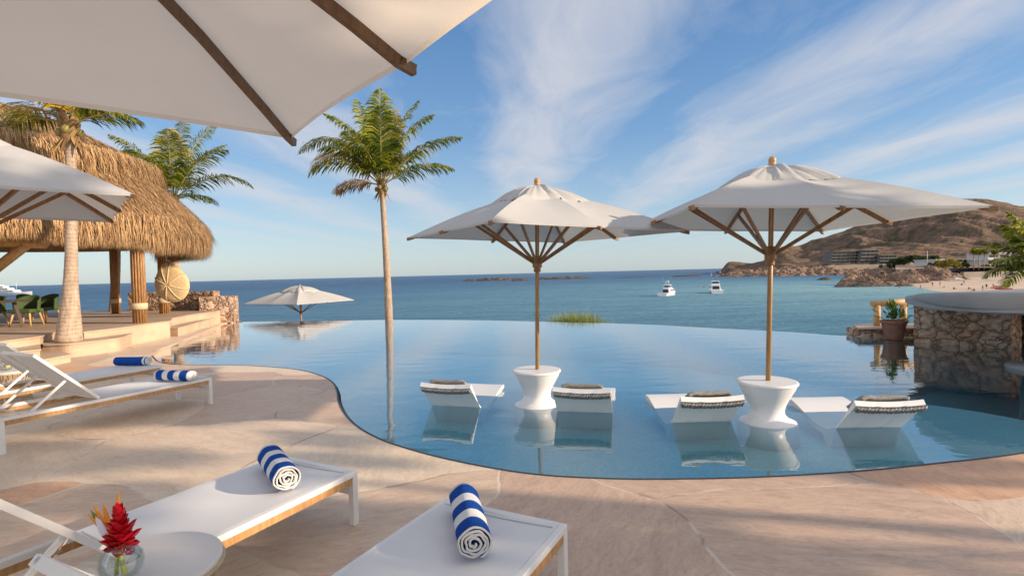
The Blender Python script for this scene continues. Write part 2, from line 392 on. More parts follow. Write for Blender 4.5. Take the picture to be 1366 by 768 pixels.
def tess(name,loops,z,mat,skirt=0,kind='structure'):
    mb=MB(); L=[[Vector((p[0],p[1],0)) for p in lp] for lp in loops]
    flat=[p for lp in L for p in lp]; ids=[mb.vert((p.x,p.y,z)) for p in flat]
    for tr in tessellate_polygon(L):
        a,b,c=[flat[i] for i in tr]
        t=tr if (b-a).cross(c-a).z>0 else tr[::-1]
        mb.face([ids[i] for i in t])
    o=mb.build(name,mat,fix=False); return tag(o,kind=kind)
land=[(-60,-30),(60,-30),(60,12.5),(20,12.5),(13,11.62)]
land=[Vector(p) for p in land]
deck_poly=land+[Vector((p.x,p.y)) for p in rim_near[::-1][1:]]+[Vector((-11.6,22.3)),Vector((-17,23.6)),Vector((-60,25))]
tess('pool_deck',[deck_poly],0.0,M['deck'])
# sides of the land, sloping ground down to the sea
def inset(poly,d):
    n=len(poly); out=[]
    for i in range(n):
        a,b,c=poly[i-1],poly[i],poly[(i+1)%n]
        t=((b-a).normalized()+(c-b).normalized()); 
        if t.length<1e-6: t=(c-b)
        t.normalize(); out.append(b+Vector((-t.y,t.x))*d)
    return out
area=sum(pool_poly[i-1].x*pool_poly[i].y-pool_poly[i].x*pool_poly[i-1].y for i in range(len(pool_poly)))
if area<0: pool_poly=pool_poly[::-1]
w_in=inset(pool_poly,.028)
FARS=set((round(p.x,4),round(p.y,4)) for p in rim_far)
w_in=[q if (round(p.x,4),round(p.y,4)) not in (FARS|LEFTS) else p+(p-q)*.3 for p,q in zip(pool_poly,w_in)]
tess('pool_water',[w_in],WATER,M['poolwater'])
# basin wall with dark overflow slot
mb=MB(); n=len(pool_poly)
i1=inset(pool_poly,.0); i2=inset(pool_poly,.03)
for i in range(n):
    if (round(pool_poly[i-1].x,4),round(pool_poly[i-1].y,4)) in (FARS|LEFTS) and (round(pool_poly[i].x,4),round(pool_poly[i].y,4)) in (FARS|LEFTS): continue
    a,b=i1[i-1],i1[i]; mb.quad((a.x,a.y,.0),(b.x,b.y,.0),(b.x,b.y,-.12),(a.x,a.y,-.12))
mb2=MB()
for i in range(n):
    if (round(pool_poly[i-1].x,4),round(pool_poly[i-1].y,4)) in LEFTS or (round(pool_poly[i].x,4),round(pool_poly[i].y,4)) in LEFTS:
        a,b=i1[i-1],i1[i]; mb2.quad((a.x,a.y,.0),(b.x,b.y,.0),(b.x,b.y,-.3),(a.x,a.y,-.3))
tag(mb2.build('pool_rim',M['lime']),kind='structure')
slotm=simple('overflow_slot',(.035,.035,.04),.5,0,.1)
tag(mb.build('overflow_channel',slotm),kind='structure')
mb=MB(); o1=inset(pool_poly,-.024)
for i in range(n):
    if (round(pool_poly[i-1].x,4),round(pool_poly[i-1].y,4)) in (FARS|LEFTS) or (round(pool_poly[i].x,4),round(pool_poly[i].y,4)) in (FARS|LEFTS): continue
    a,b,c,d=i1[i-1],i1[i],o1[i],o1[i-1]; mb.quad((a.x,a.y,.004),(b.x,b.y,.004),(c.x,c.y,.004),(d.x,d.y,.004))
tag(mb.build('edge_slot',slotm),kind='structure')
# shallow shelf and deep floor
mb=MB()
for i in range(n):
    a,b=i2[i-1],i2[i]; mb.quad((a.x,a.y,-.045),(b.x,b.y,-.045),(b.x,b.y,-1.3),(a.x,a.y,-1.3))
tag(mb.build('pool_wall',M['tile']),kind='structure')
tess('pool_floor',[inset(pool_poly,.02)],-1.3,M['tile'])
shelf=[Vector((p.x,p.y)) for p in smooth_path([(-3.1,9.4,0),(-1.2,9.0,0),(.3,8.6,0),(2.3,8.3,0),(4.2,7.9,0),(5.6,7.1,0),(6.2,6.0,0),(5.9,4.98,0)],6)]
# close the shelf along the near rim
nr=[Vector((p.x,p.y)) for p in rim_near]
ia=min(range(len(nr)),key=lambda i:(nr[i]-shelf[0]).length); ib=min(range(len(nr)),key=lambda i:(nr[i]-shelf[-1]).length)
seg=nr[ia:ib+1][::-1]
sp=shelf+seg
mb=MB(); a_=sum(sp[i-1].x*sp[i].y-sp[i].x*sp[i-1].y for i in range(len(sp)))
if a_<0: sp=sp[::-1]
sp=inset(sp,.034)
mb.prism(sp,-1.29,-.26)
tag(mb.build('pool_shelf',M['tile']),kind='structure')
# outer infinity wall and catch ledge
mb=MB(); rf=[Vector((p.x,p.y)) for p in rim_far]
nrm=[]
for i,p in enumerate(rf):
    d=(rf[min(i+1,len(rf)-1)]-rf[max(i-1,0)]).normalized(); nrm.append(Vector((-d.y,d.x)))
out1=[p+q*.0 for p,q in zip(rf,nrm)]; 
for k in range(len(rf)-1):
    a,b=rf[k]+nrm[k]*.01,rf[k+1]+nrm[k+1]*.01
    mb.quad((a.x,a.y,-.04),(b.x,b.y,-.04),(b.x,b.y,-1.6),(a.x,a.y,-1.6))
tag(mb.build('infinity_wall',M['tile']),kind='structure')
# slope from the terrace down to the sea
edge=[(-400,25),(-60,25),(-17,23.6),(-11.6,22.3)]+[(p.x,p.y) for p in rf]+[(20,12.5),(60,12.5),(140,30),(300,60)]
P=[]
for k,(dy,z) in enumerate(((-.02,-.06),(.02,-1.45),(2.5,-1.6),(6,-2.6),(12,-4.6),(19,-6.8),(30,-9))):
    row=[]
    for x,y in edge:
        jit=0 if k<2 else .5*noise.noise(Vector((x*.3,k*2.1,3)))
        if k==0: row.append((x,y+.03,z-(.0)))
        else: row.append((x*(1+.01*dy),y+dy+jit,z+jit*.4))
    P.append(row)
mb=MB(); mb.grid(P,False); tag(mb.build('shore_slope',M['earth']),kind='structure')
# sea disc
mb=MB(); rings=[]
rr=[0,40,120,300,700,1500,4000,12000,40000]
N=96; c0=mb.vert((0,0,0)); prev=None
for r in rr[1:]:
    ring=[mb.vert((r*cos(2*PI*k/N),r*sin(2*PI*k/N),0)) for k in range(N)]
    for k in range(N):
        if prev is None: mb.face((c0,ring[k],ring[(k+1)%N]))
        else: mb.face((prev[k],ring[k],ring[(k+1)%N],prev[(k+1)%N]))
    prev=ring
o=mb.build('sea',M['sea'],loc=(0,0,SEA),fix=False); tag(o,kind='structure')
# ------------------------------------------------------------------ raised terrace on the left
TZ=.50; TT=.32
front=smooth_path([G(112,442,TZ),G(140,439,TZ),G(165,436,TZ),G(190,432.5,TZ),G(212,429.5,TZ),G(226,428,TZ)],5)
tp=[Vector((-30,8.2)),G(0,455,TZ).xy,G(53,448,TZ).xy,Vector((-11.25,12.9)),Vector((-10.9,13.2)),Vector((-10.6,13.2))]+[p.xy for p in front]+[p.xy for p in smooth_path([G(228,424.3,TZ),G(250,420,TZ),G(275,416.5,TZ),G(292,414,TZ)],4)]
tp+=[Vector((-11.6,21.0)),Vector((-17,22.4)),Vector((-30,23))]
def slab(poly,z0,z1,nose=.035,over=.03,names=('terrace','terrace_nosing'),mats=None):
    mb=MB(); mb.prism(poly,z0,z1-nose); tag(mb.build(names[0],M['lime']),kind='structure')
    a=sum(poly[i-1].x*poly[i].y-poly[i].x*poly[i-1].y for i in range(len(poly)))
    pp=poly if a>0 else poly[::-1]
    mb=MB(); mb.prism(inset(pp,-over),z1-nose,z1); tag(mb.build(names[1],M['nose'],bevel=.006),kind='structure')
slab(tp,0,TZ,names=('terrace_riser','terrace_floor'))
# curved lower tier that the palm stands on
tr=[p.xy for p in smooth_path([G(53,459,TT),G(72,458.6,TT),G(92,457.8,TT),G(120,455,TT),G(145,452.2,TT),G(160,449.8,TT),G(169,446.5,TT)],5)]
tr=[Vector((-30,7.6)),G(0,470.5,TT).xy,G(53,465.5,TT).xy]+tr+[Vector((-10.5,14.6)),Vector((-12,13.6)),Vector((-14,12.4)),Vector((-30,9))]
slab(tr,0,TT,names=('tier_riser','tier_floor'))
slab([Vector((-30,6.9)),G(0,489,.16).xy,G(53,480,.16).xy,G(94,472.5,.16).xy,Vector((-10.9,12.3)),Vector((-30,8.2))],0,.16,names=('step_riser','step_tread'))
# intermediate step on the right flank of the terrace
st=[G(237,437,.26).xy,G(293,421.5,.26).xy,Vector((-11.9,20.5)),Vector((-11.2,16))]
slab(st,0,.26,names=('step_riser','step_tread'))
# ------------------------------------------------------------------ stone parapet
def rock_box(name,path,h,th,parent=None,mat=None,z0=0,step=.12,amp=.05,close_ends=True):
    # masonry wall following a path, face displaced by a cell pattern
    pts=[Vector((p[0],p[1])) for p in path]
    # resample
    out=[]; 
    for a,b in zip(pts,pts[1:]):
        k=max(1,int((b-a).length/step))
        for i in range(k): out.append(a+(b-a)*i/k)
    out.append(pts[-1])
    nz=max(2,int(h/step)); nt=max(2,int(th/step))
    nr=[]
    for i in range(len(out)):
        d=(out[min(i+1,len(out)-1)]-out[max(i-1,0)]).normalized(); nr.append(Vector((d.y,-d.x)))
    P=[]
    # profile around: front up, top, back down
    prof=[(0,j/nz) for j in range(nz+1)]+[(j/nt,1) for j in range(1,nt+1)]+[(1,1-j/nz) for j in range(1,nz+1)]
    def disp(q,nrm):
        d,_=noise.voronoi(q*2.6); e=min(1,(d[1]-d[0])*2.2)
        return q+nrm*(amp*(e-.5)+amp*.5*noise.noise(q*5))
    for (u,v) in prof:
        row=[]
        for p,nn in zip(out,nr):
            q=Vector((p.x-nn.x*th*u,p.y-nn.y*th*u,z0+h*v))
            n3=Vector((nn.x,nn.y,0))*(1 if u<.5 else -1) if v<1 and (u in(0,1)) else Vector((0,0,1))*.5
            row.append(disp(q,n3))
        P.append(row)
    mb=MB(); mb.grid(P,True)
    for e in(0,-1):
        cols=[r[e] for r in P]; m=len(cols)
        # end cap as a grid between front and back columns
        fr=cols[:nz+1]; bk=cols[nz+nt:][::-1]
        dirv=Vector((nr[e].y,-nr[e].x,0))*(-1 if e==0 else 1); dirv=-dirv
        rows=[]
        for a,b in zip(fr,bk):
            rr_=[]
            for i in range(nt+1):
                q=a+(b-a)*i/nt
                if 0<i<nt: q=disp(q,dirv*-1 if e==0 else dirv)
                rr_.append(q)
            rows.append(rr_)
        mb.grid(rows,True)
    return mb.build(name,mat or M['rockwall'],parent)
wr=thing('stone_parapet',(0,0,0),'low rough fieldstone wall closing the far end of the terrace by the pool','wall')
p_end=G(294,430,0); 
rock_box('wall_body',[(-15.6,21.3),(-13.6,21.2),(-11.95,20.95)],.75,.4,wr,z0=.49)
rock_box('end_pier',[(-12.1,20.25),(-10.98,20.62)],1.13,1.1,wr,z0=-.1)
# ------------------------------------------------------------------ umbrella
def umbrella(loc,rz,zr,label,rc=1.8,rise=.67,hubdz=-.37,canv='canvas',lean=(0,0),base=-.2,group='cream canvas parasols with teak frames',zscale=1,ss=.56,edge=.035,wd='teak'):
    t=thing('parasol',loc,label,'parasol',rz,group); t.rotation_euler=(Matrix.Rotation(lean[1],3,'Y')@Matrix.Rotation(lean[0],3,'X')@Matrix.Rotation(rz,3,'Z')).to_euler()
    k=rc/1.8
    za=zr+rise
    def brad(a):   # tip-to-tip outline with slightly hollow edges
        s=(a/(PI/4)); i=int(math.floor(s+1e-9)); f=s-i
        tips=[]
        for j in(i,i+1):
            r=rc if j%2==0 else rc*.7071*1.0
            tips.append(Vector((cos(j*PI/4)*r,sin(j*PI/4)*r)))
        p=tips[0].lerp(tips[1],f); return p*(1-edge*sin(PI*f))
    ns=7; na=8*ns
    def cz(s,f): return zr+rise*(1-s)*(1.0)+.05*k*sin(PI*s)-.035*k*sin(PI*f)*sin(PI*min(1,s*1.0))
    P=[]
    rows=[.30,.36,.45,.55,.66,.77,.88,.95,1.0]
    for s in rows:
        row=[]
        for a in range(na+1):
            f=(a%ns)/ns; p=brad((a%na)*2*PI/na if a<na else 0)
            row.append((p.x*s,p.y*s,cz(s,f)))
        P.append(row)
    mb=MB(); mb.grid(P,False)
    # hem
    hem=[[Vector(p) for p in P[-1]],[Vector(p)*1.0+Vector((0,0,-.022)) for p in P[-1]]]
    mb.grid(hem,False)
    # smooth inside panels, creased at the ribs
    o=mb.build('canopy',M[canv],t)
    for pl in o.data.polygons: pl.use_smooth=True
    bm=bmesh.new(); bm.from_mesh(o.data); bmesh.ops.remove_doubles(bm,verts=bm.verts,dist=1e-4)
    for e in bm.edges:
        if len(e.link_faces)==2 and e.calc_face_angle(0)>R(9): e.smooth=False
    bm.to_mesh(o.data); bm.free()
    # vent cap: puckered
    rnd=random.Random(int(abs(loc[0]*100)+3)); P=[]
    nv=96
    for s in(.0,.04,.10,.17,.24,.31,.375,.38):
        row=[]
        for a in range(nv+1):
            aa=(a%nv)*2*PI/nv; f=(aa/(PI/4))%1; p=brad(aa)
            puck=.050*k*noise.noise(Vector((cos(aa)*5,sin(aa)*5,s*3+loc[0])))*min(1,s*6)+.040*k*noise.noise(Vector((cos(aa)*13,sin(aa)*13,s*2)))*min(1,s*6)
            droop=-.02 if s>=.38 else 0
            z=zr+rise*(1-s)+.06*k+.03*k*sin(PI*min(1,s/.38))+puck+droop+(-.02*k*(s/.38)**2)
            row.append((p.x*s,p.y*s,z))
        P.append(row)
    mb=MB(); mb.grid(P,True); mb.build('vent_cap',M[canv],t)
    # pole, finial
    mb=MB(); mb.tube([(0,0,base),(0,0,za+.05)],.026*max(1,k*.9),14); mb.build('pole',M['teakp'],t)
    mb=MB(); mb.tube([(.036*k,.012,za+rise*0-.05),(.040*k,.012,za+hubdz*k-rise+.05)],.0035,5); mb.tube([(-.036*k,-.012,za-.05),(-.040*k,-.012,za+hubdz*k-rise+.05)],.0035,5); mb.build('pulley_cord',M['rope'],t)
    mb=MB(); mb.lathe([(.0,.105),(.026,.098),(.038,.075),(.04,.045),(.034,.03),(.045,.02),(.045,.0)][::-1],16,(0,0,za+.05)); mb.build('finial',M['teakl'],t)
    hub=za+hubdz*k-rise
    mb=MB(); mb.lathe([(.03,-.06),(.062,-.06),(.062,.055),(.045,.08),(.03,.08)],12,(0,0,hub),sm=False); mb.bar((-.10,0,hub-.085),(.10,0,hub-.085),.014,.014); mb.lathe([(.027,-.12),(.045,-.12),(.045,-.06),(.027,-.06)],12,(0,0,hub),sm=False); mb.build('runner_hub',M['teak'],t)
    mb=MB(); mb.lathe([(.027,-.09),(.07,-.09),(.07,-.02),(.03,-.0)],12,(0,0,za-.02),sm=False); mb.build('top_hub',M['teak'],t)
    for j in range(8):
        r=rc if j%2==0 else rc*.7071
        a=j*PI/4; d=Vector((cos(a),sin(a),0))
        tip=d*(r+.035)+Vector((0,0,zr-.035)); 
        def zt(s): return zr+rise*(1-s)+.05*k*sin(PI*s)-.032
        mb=MB()
        q=[d*(r*s)+Vector((0,0,zt(s))) for s in(.06,.3,.6,.85,.98)]+[tip]
        for u,v in zip(q,q[1:]): mb.bar(u,v,.026,.04,ext=.006)
        mb.bar(tip-d*.012,tip+d*.006,.020,.032)
        mb.build('rib',M[wd],t)
        s=ss if j%2==0 else ss+.14
        pt=d*(r*s)+Vector((0,0,zt(s)-.02))
        h0=d*.05+Vector((0,0,hub))
        mb=MB(); mb.bar(h0,pt,.024,.034); mb.build('strut',M[wd],t)
    return t
ln=ROLL
umbrella((.29,6.70,0),1.277,2.15,'cream square parasol in the pool, left of the two over the in-water loungers',lean=(0,.022),rise=.55)
umbrella((2.76,5.70,0),.765,2.16,'cream square parasol in the pool at right, in front of the brown hill',lean=(.0,.030),rise=.53,rc=1.77)
umbrella((-10.5,26,-1.9),.32,2.40,'small-looking cream parasol beyond the far pool edge, only a short pole showing',rc=2.55,rise=.72)
umbrella((-5.05,4.72,0),R(-5),2.42,'cream parasol at the left edge, over the two far deck loungers')
umbrella((-1.36,1.12,0),R(85.3),2.45,'big cream parasol overhead filling the top left corner, seen from underneath',canv='canvas2',rc=1.83,rise=.50,hubdz=-.19,ss=.40,edge=.022,wd='teak_shade')
# ------------------------------------------------------------------ deck loungers
def lounger(foot_r,ang,label,L=2.16,W=.76,H=.36,pivot=1.30,bl=.80,th=45,raised=True):
    """foot_r = right-hand foot corner (seen from the head); local +y points from foot to head... origin at foot right corner"""
    t=thing('sun_lounger',(foot_r[0],foot_r[1],0),label,'sun lounger',ang,'white framed sun loungers on the deck')
    # local x: 0..-W (to the left), y: 0..L toward the head (negative world y after rotation)
    def X(x): return -x
    x0,x1=0,W
    rt=.045
    for s,xx in((0,rt/2),(1,W-rt/2)):
        mb=MB(); mb.box((xx,L/2,H-.0175),(rt,L,.035)); mb.build('side_rail',M['white'],t,bevel=.004)
        mb=MB(); xo=xx+(-1 if s==0 else 1)*.004; mb.box((xo,L/2,H-.035-.0225),(.030,L-.10,.045)); mb.build('teak_rail',M['teakl'],t,bevel=.003)
    for yy,nm in((rt/2,0),(L-rt/2,1)):
        mb=MB(); mb.box((W/2,yy,H-.0175),(W-2*rt,rt,.035)); mb.build('end_rail',M['white'],t,bevel=.004)
        for xx in(rt/2,W-rt/2):
            mb=MB(); mb.box((xx,yy,(H-.035)/2),(rt,rt,H-.035)); mb.build('leg',M['white'],t,bevel=.004)
        mb=MB(); mb.box((W/2,yy,H-.14),(W-2*rt,.02,.04)); mb.build('leg_brace',M['white'],t)
    # sling seat
    P=[]; nx=10; ny=24
    for j in range(ny+1):
        y=.03+(pivot-.03)*j/ny
        P.append([(.035+(W-.07)*i/nx,y,H+.003-.020*sin(PI*i/nx)*(1-.5*abs(2*j/ny-1)**3)) for i in range(nx+1)])
    mb=MB(); mb.grid(P); mb.build('sling_seat',M['sling'],t)
    for yy in(.075,pivot-.05):
        mb=MB(); mb.grid([[(.05+(W-.10)*i/nx,yy+dy,H+.006-.020*sin(PI*(.015+.97*i/nx))*(1-.5*abs(2*(yy-.03)/(pivot-.03)-1)**3)) for i in range(nx+1)] for dy in(-.004,.004)]); mb.build('hem_stitch',M['ttop_'],t)
    # backrest
    c,s=cos(R(th)),sin(R(th))
    def B(x,u,dz=0): return Vector((x,pivot+u*c-dz*s,H+.01+u*s+dz*c))
    for xx in(.025,W-.025):
        mb=MB(); mb.bar(B(xx,0),B(xx,bl),.035,.03,up=(0,-s,c)); mb.build('backrest_rail',M['white'],t,bevel=.003)
    mb=MB(); mb.bar(B(.02,bl-.0175),B(W-.02,bl-.0175),.035,.034,up=(0,-s,c)); mb.build('backrest_top',M['white'],t,bevel=.003)
    P=[[B(.04+(W-.08)*i/nx,.0+(bl-.02)*j/12,.006-.02*sin(PI*i/nx)) for i in range(nx+1)] for j in range(13)]
    mb=MB(); mb.grid(P); mb.build('sling_back',M['sling'],t)
    for xx in(.06,W-.06):
        mb=MB(); mb.bar(B(xx,.38,-.02),(xx,pivot+.62,H-.03),.012,.026); mb.build('prop_strut',M['white'],t)
    mb=MB(); mb.tube([(.06,pivot+.62,H-.03),(W-.06,pivot+.62,H-.03)],.010,8); mb.build('prop_bar',M['white'],t)
    for xx in(.10,W-.10):
        mb=MB(); mb.box((xx,pivot+.1,H-.03),(.05,.07,.004)); mb.build('hinge_plate',M['bracket'],t)
    return t
# direction foot->head in world for the two near ones: (-.454,-.891)
def place_lounger(c_right,dirv,label,**k):
    # c_right: foot corner on the camera-right side ; local x axis -> toward the other foot corner
    d=Vector(dirv).normalized(); ang=math.atan2(d.y,d.x)-PI/2
    # local +y -> d ; local +x -> d rotated -90
    return lounger(c_right,ang,label,**k)
# local +x = (d.y,-d.x): for d pointing to camera, that is world -x side: foot corner A is the x=0 corner
A3=G(477,627,.36); A4=G(757,698,.36); A1=G(283,503,.36); A0=G(217,487,.36)
D3=(-.462,-.887); D4=(-.462,-.887); D1=(-.455,-.89); D0=(-.40,-.916)
place_lounger(A3.xy,D3,'white sun lounger second from the front, beside the rope-sided table')
place_lounger(A4.xy,D4,'nearest white sun lounger at the bottom centre, running out of the bottom of the picture')
place_lounger(A1.xy,D1,'white sun lounger at left with a striped towel, in front of the farthest one')
place_lounger(A0.xy,D0,'farthest deck lounger at left, nearest the terrace steps')
# ------------------------------------------------------------------ rolled towels
def towelmat(name,stripes,ax=0):
    t=NT(name); tc=t.n('ShaderNodeTexCoord'); sp=t.n('ShaderNodeSeparateXYZ'); t.l(tc.outputs['Object'],sp.inputs[0])
    f=t.math('ADD',sp.outputs[ax],.5)
    n=t.noise(t.co(),60,4,.7); nl=t.noise(t.co(),9,3)
    f=t.math('ADD',f,t.math('MULTIPLY',t.math('SUBTRACT',nl,.5),.012))
    r=t.ramp(f,stripes); r.node.color_ramp.interpolation='CONSTANT'
    return t.done(t.pbr(r,.95,0,t.bump(t.noise(t.co(),170,4,.8),.8,.012),.1))
BL=(.012,.075,.36); WH=(.82,.82,.80)
tw1=towelmat('striped_towel',[(0,WH),(.245,BL),(.345,WH),(.43,BL),(.53,WH),(.62,BL),(.735,WH)])
tw2=towelmat('blue_towel',[(0,BL),(.70,WH),(.735,BL),(.755,WH)])
def towel(p0,p1,r,label,mat,rot0=0,seed=1):
    p0=Vector(p0);p1=Vector(p1); L=(p1-p0).length; mid=(p0+p1)/2; a=math.atan2(p1.y-p0.y,p1.x-p0.x)
    t=thing('rolled_towel',(mid.x,mid.y,p0.z),label,'towel',a,'rolled blue and white towels')
    rnd=random.Random(seed); turns=4.2; rot0=-PI/2-.35-turns*2*PI; n=150; rows=[]
    x0=-L/2; nx=14
    pts=[]
    for i in range(n+1):
        u=i/n; th=rot0+u*turns*2*PI; rr=r*(.10+.90*u**.85)
        wob=1+(.30*(1-u)+.05)*noise.noise(Vector((cos(th)*1.6+seed,sin(th)*1.6,u*5)))
        y=cos(th)*rr*wob*1.04; z=sin(th)*rr*wob*.95
        pts.append((y,z))
    thk=.0095
    P=[]
    for i,(y,z) in enumerate(pts):
        row=[]
        for k in range(nx+1):
            f=k/nx; x=x0+L*f+(.012*(1-i/n))*(1 if k==nx else (-1 if k==0 else 0))
            sc=1+.025*noise.noise(Vector((x*9,cos(i*.17)*1.3,seed+4)))
            row.append(Vector((x,y*sc,max(-r*.93,z*sc)+r*.93)))
        P.append(row)
    mb=MB(); mb.grid(P)
    o=mb.build('towel_roll',mat,t,fix=False)
    s=o.modifiers.new('Solid','SOLIDIFY'); s.thickness=thk; s.offset=0
    # plump outer edge (hem) line
    return t
def tz(px,py,z=.365): return G(px,py,z)
towel(G(633,745,.365),G(618,679,.365),.078,'rolled blue and white striped towel nearest the camera, spiral end towards us',tw1,.6,1)
towel(G(383,654,.365),G(360,621,.365),.078,'rolled blue and white striped towel on the lounger beside the red flower table',tw1,2.0,5)
towel(G(212,506,.365),G(258,507.5,.365),.068,'rolled towel with blue and white bands lying across the lounger with a raised back',tw1,1.1,9)
towel(G(156,486.5,.365),G(199,486,.365),.066,'almost solid blue rolled towel on the farthest deck lounger',tw2,2.9,13)
# ------------------------------------------------------------------ wicker side tables and vases
def wicker_table(loc,label,rt=.285,H=.45):
    t=thing('side_table',(loc[0],loc[1],0),label,'side table',0,'round rope-sided tables between loungers')
    def rad(f): return rt*(.80+.20*abs(2*f-1)**1.6*1.0) if f>.5 else rt*(.80+.12*abs(2*f-1)**1.6)
    mb=MB()
    for k in range(64):
        a=2*PI*k/64; tw=.10
        pts=[]
        for j in range(9):
            f=j/8; r=rad(f); b=a+tw*(1 if k%2 else -1)*(f-.5)
            pts.append((r*cos(b),r*sin(b),.02+f*(H-.05)))
        mb.tube(pts,.0045,5,cap=False)
    mb.build('rope_side',M['rope'],t)
    mb=MB()
    for f,z in((0,.012),(.5,H*.5),(1,H-.03)):
        r=rad(f); n=40
        mb.tube([(r*cos(2*PI*k/n),r*sin(2*PI*k/n),z) for k in range(n+1)],.011 if f!=.5 else .007,6,cap=False)
    mb.build('ring_frame',M['rope'],t)
    mb=MB(); mb.lathe([(0,H-.022),(rt-.006,H-.022),(rt,H-.018),(rt,H-.005),(rt-.006,H),(0,H)],64,sm=False); mb.build('table_top',M['ttop'],t)
    return t
M['ttop']=simple('stone_table_top',(.74,.69,.62),.3,0,.04,6,.05)
T1=(-1.60,2.20); T2=(G(22,492,.45).x-.05,G(22,492,.45).y-.1)
wicker_table(T1,'round rope-sided side table with the red flower vase, nearest the camera',.30)
wicker_table(T2,'round rope-sided side table between the two far loungers at the left edge',.29)
def glassmat():
    t=NT('thin_green_glass'); fr=t.n('ShaderNodeFresnel'); fr.inputs[0].default_value=1.5
    gl=t.n('ShaderNodeBsdfGlossy'); gl.inputs['Roughness'].default_value=.02
    tr=t.n('ShaderNodeBsdfTransparent'); tr.inputs[0].default_value=(.965,.99,.985,1)
    mx=t.n('ShaderNodeMixShader'); t.l(t.math('ADD',t.math('MULTIPLY',fr.outputs[0],.55),.02),mx.inputs[0]); t.l(tr.outputs[0],mx.inputs[1]); t.l(gl.outputs[0],mx.inputs[2]); return t.done(mx)
M['glass']=glassmat()
M['vwater']=simple('vase_water',(.55,.66,.62),.05,0,.02)
M['red']=strand('red_ginger',[(.35,.004,.012),(.60,.01,.02),(.80,.02,.05)],.35,.1,30)
M['orange']=strand('orange_petal',[(.75,.20,.02),(.9,.38,.04)],.4,.2,30)
M['pale']=simple('pale_petal',(.65,.60,.70),.5,0,.15)
M['stem']=simple('yellow_green_stem',(.42,.45,.08),.4,0,.2,20)
M['bract']=strand('bird_flower_bract',[(.05,.10,.03),(.25,.30,.08),(.50,.45,.15)],.4,.1,12)
def petal(mb,base,d,L,w,up=(0,0,1),th=.3):
    d=Vector(d).normalized(); u=Vector(up); s=d.cross(u)
    if s.length<.1: s=d.cross(Vector((1,0,0)))
    s.normalize(); n=s.cross(d)
    prof=[(0,.15),(.3,.8),(.55,1),(.8,.65),(1,.04)]
    P=[]
    for f,k in prof:
        c=Vector(base)+d*L*f+n*(.12*L*f*f)
        P.append([c-s*w*k/2+n*w*th*k*.6,c-n*w*.12*k,c+s*w*k/2+n*w*th*k*.6])
    mb.grid(P)
def vase(loc,label,sc=1.0):
    vw=thing('flower_vase',loc,label,'vase',0,'glass vases of red flowers on side tables')
    vw.scale=(sc,)*3
    mb=MB()
    prof=[(.0,.003),(.035,.003),(.055,.015),(.074,.045),(.080,.075),(.073,.105),(.055,.13),(.045,.143),(.047,.158),(.043,.158),(.042,.145),(.050,.131),(.068,.105),(.0745,.075),(.069,.047),(.05,.02),(.0,.012)]
    mb.lathe([(r,z) for r,z in prof],36); mb.build('glass_bowl',M['glass'],vw)
    mb=MB(); mb.lathe([(0,.0905),(.068,.0905),(.0695,.09)],32); mb.build('water',M['glass'],vw)
    mb=MB(); mb.tube([(.03,-.02,.02),(.0,0,.10),(-.005,.0,.2)],.009,8); mb.tube([(-.03,.01,.02),(-.015,0,.1),(-.03,0,.22)],.008,8)
    mb.build('stem',M['stem'],vw)
    mb=MB(); rnd=random.Random(3)
    axis0=Vector((.01,0,.105)); axis1=Vector((-.004,.0,.262))
    n=58
    for i in range(n):
        f=i/n; c=axis0.lerp(axis1,f); a=i*2.399963
        spread=(.9-.55*f) 
        el=.25+.95*f
        d=Vector((cos(a)*cos(el),sin(a)*cos(el),sin(el)))
        petal(mb,c+Vector((cos(a),sin(a),0))*.010*(1-f),d,(.078-.028*f)*(.75+.5*rnd.random())*(.6+.4*min(1,f*4)),.046-.014*f,th=.5)
    mb.build('ginger_flower',M['red'],vw)
    mb=MB(); petal(mb,(-.02,0,.12),(-.62,.05,.78),.20,.045,(0,1,0),.6); mb.build('flower_bract',M['bract'],vw)
    mb=MB()
    for d,L,w in(((-.60,.0,.9),.17,.024),((-.42,.05,1),.16,.024),((.04,.02,1),.19,.024),((-.85,0,.75),.16,.020)):
        petal(mb,(-.025,0,.165),d,L,w,(0,1,0))
    mb.build('orange_petals',M['orange'],vw)
    mb=MB(); petal(mb,(-.035,-.01,.15),(-.5,0,.85),.13,.035,(0,1,0)); petal(mb,(-.04,-.01,.15),(-.35,0,.9),.11,.02,(0,1,0)); mb.build('pale_petals',M['pale'],vw)
    return vw
vp=G(163,774,.452); vase((vp.x,vp.y,.452),'small round glass vase with a red ginger flower and orange bird of paradise, nearest one',1.0)
vase((T2[0]+.02,T2[1]-.02,.452),'small glass vase of red flowers seen far left behind a raised lounger back',1.0)
# ------------------------------------------------------------------ in-pool tables and loungers
def pool_table(loc,label):
    t=thing('pool_side_table',(loc[0],loc[1],-.26),label,'side table',0,'white hourglass tables in the pool')
    mb=MB(); prof=[(.0,.0),(.30,.0),(.305,.012),(.27,.19),(.262,.225),(.30,.232),(.29,.245),(.20,.29),(.165,.36),(.17,.42),(.215,.52),(.285,.63),(.305,.655)]
    prof=[(0,0),(.305,0),(.305,.20),(.285,.235),(.22,.262),(.175,.31),(.168,.36),(.185,.42),(.225,.50),(.275,.59),(.300,.648)]
    mb.lathe(prof,56,cap=False); mb.build('pedestal',M['shell'],t)
    mb=MB(); mb.lathe([(.0,.640),(.296,.640),(.308,.648),(.31,.66),(.305,.672),(.292,.676),(.03,.676),(.027,.676)],56,sm=False); mb.build('table_top',M['shell'],t)
    return t
pool_table((.29,6.70),'white hourglass table in the water round the pole of the left pool parasol')
pool_table((2.76,5.70),'white hourglass table in the water round the pole of the right pool parasol')
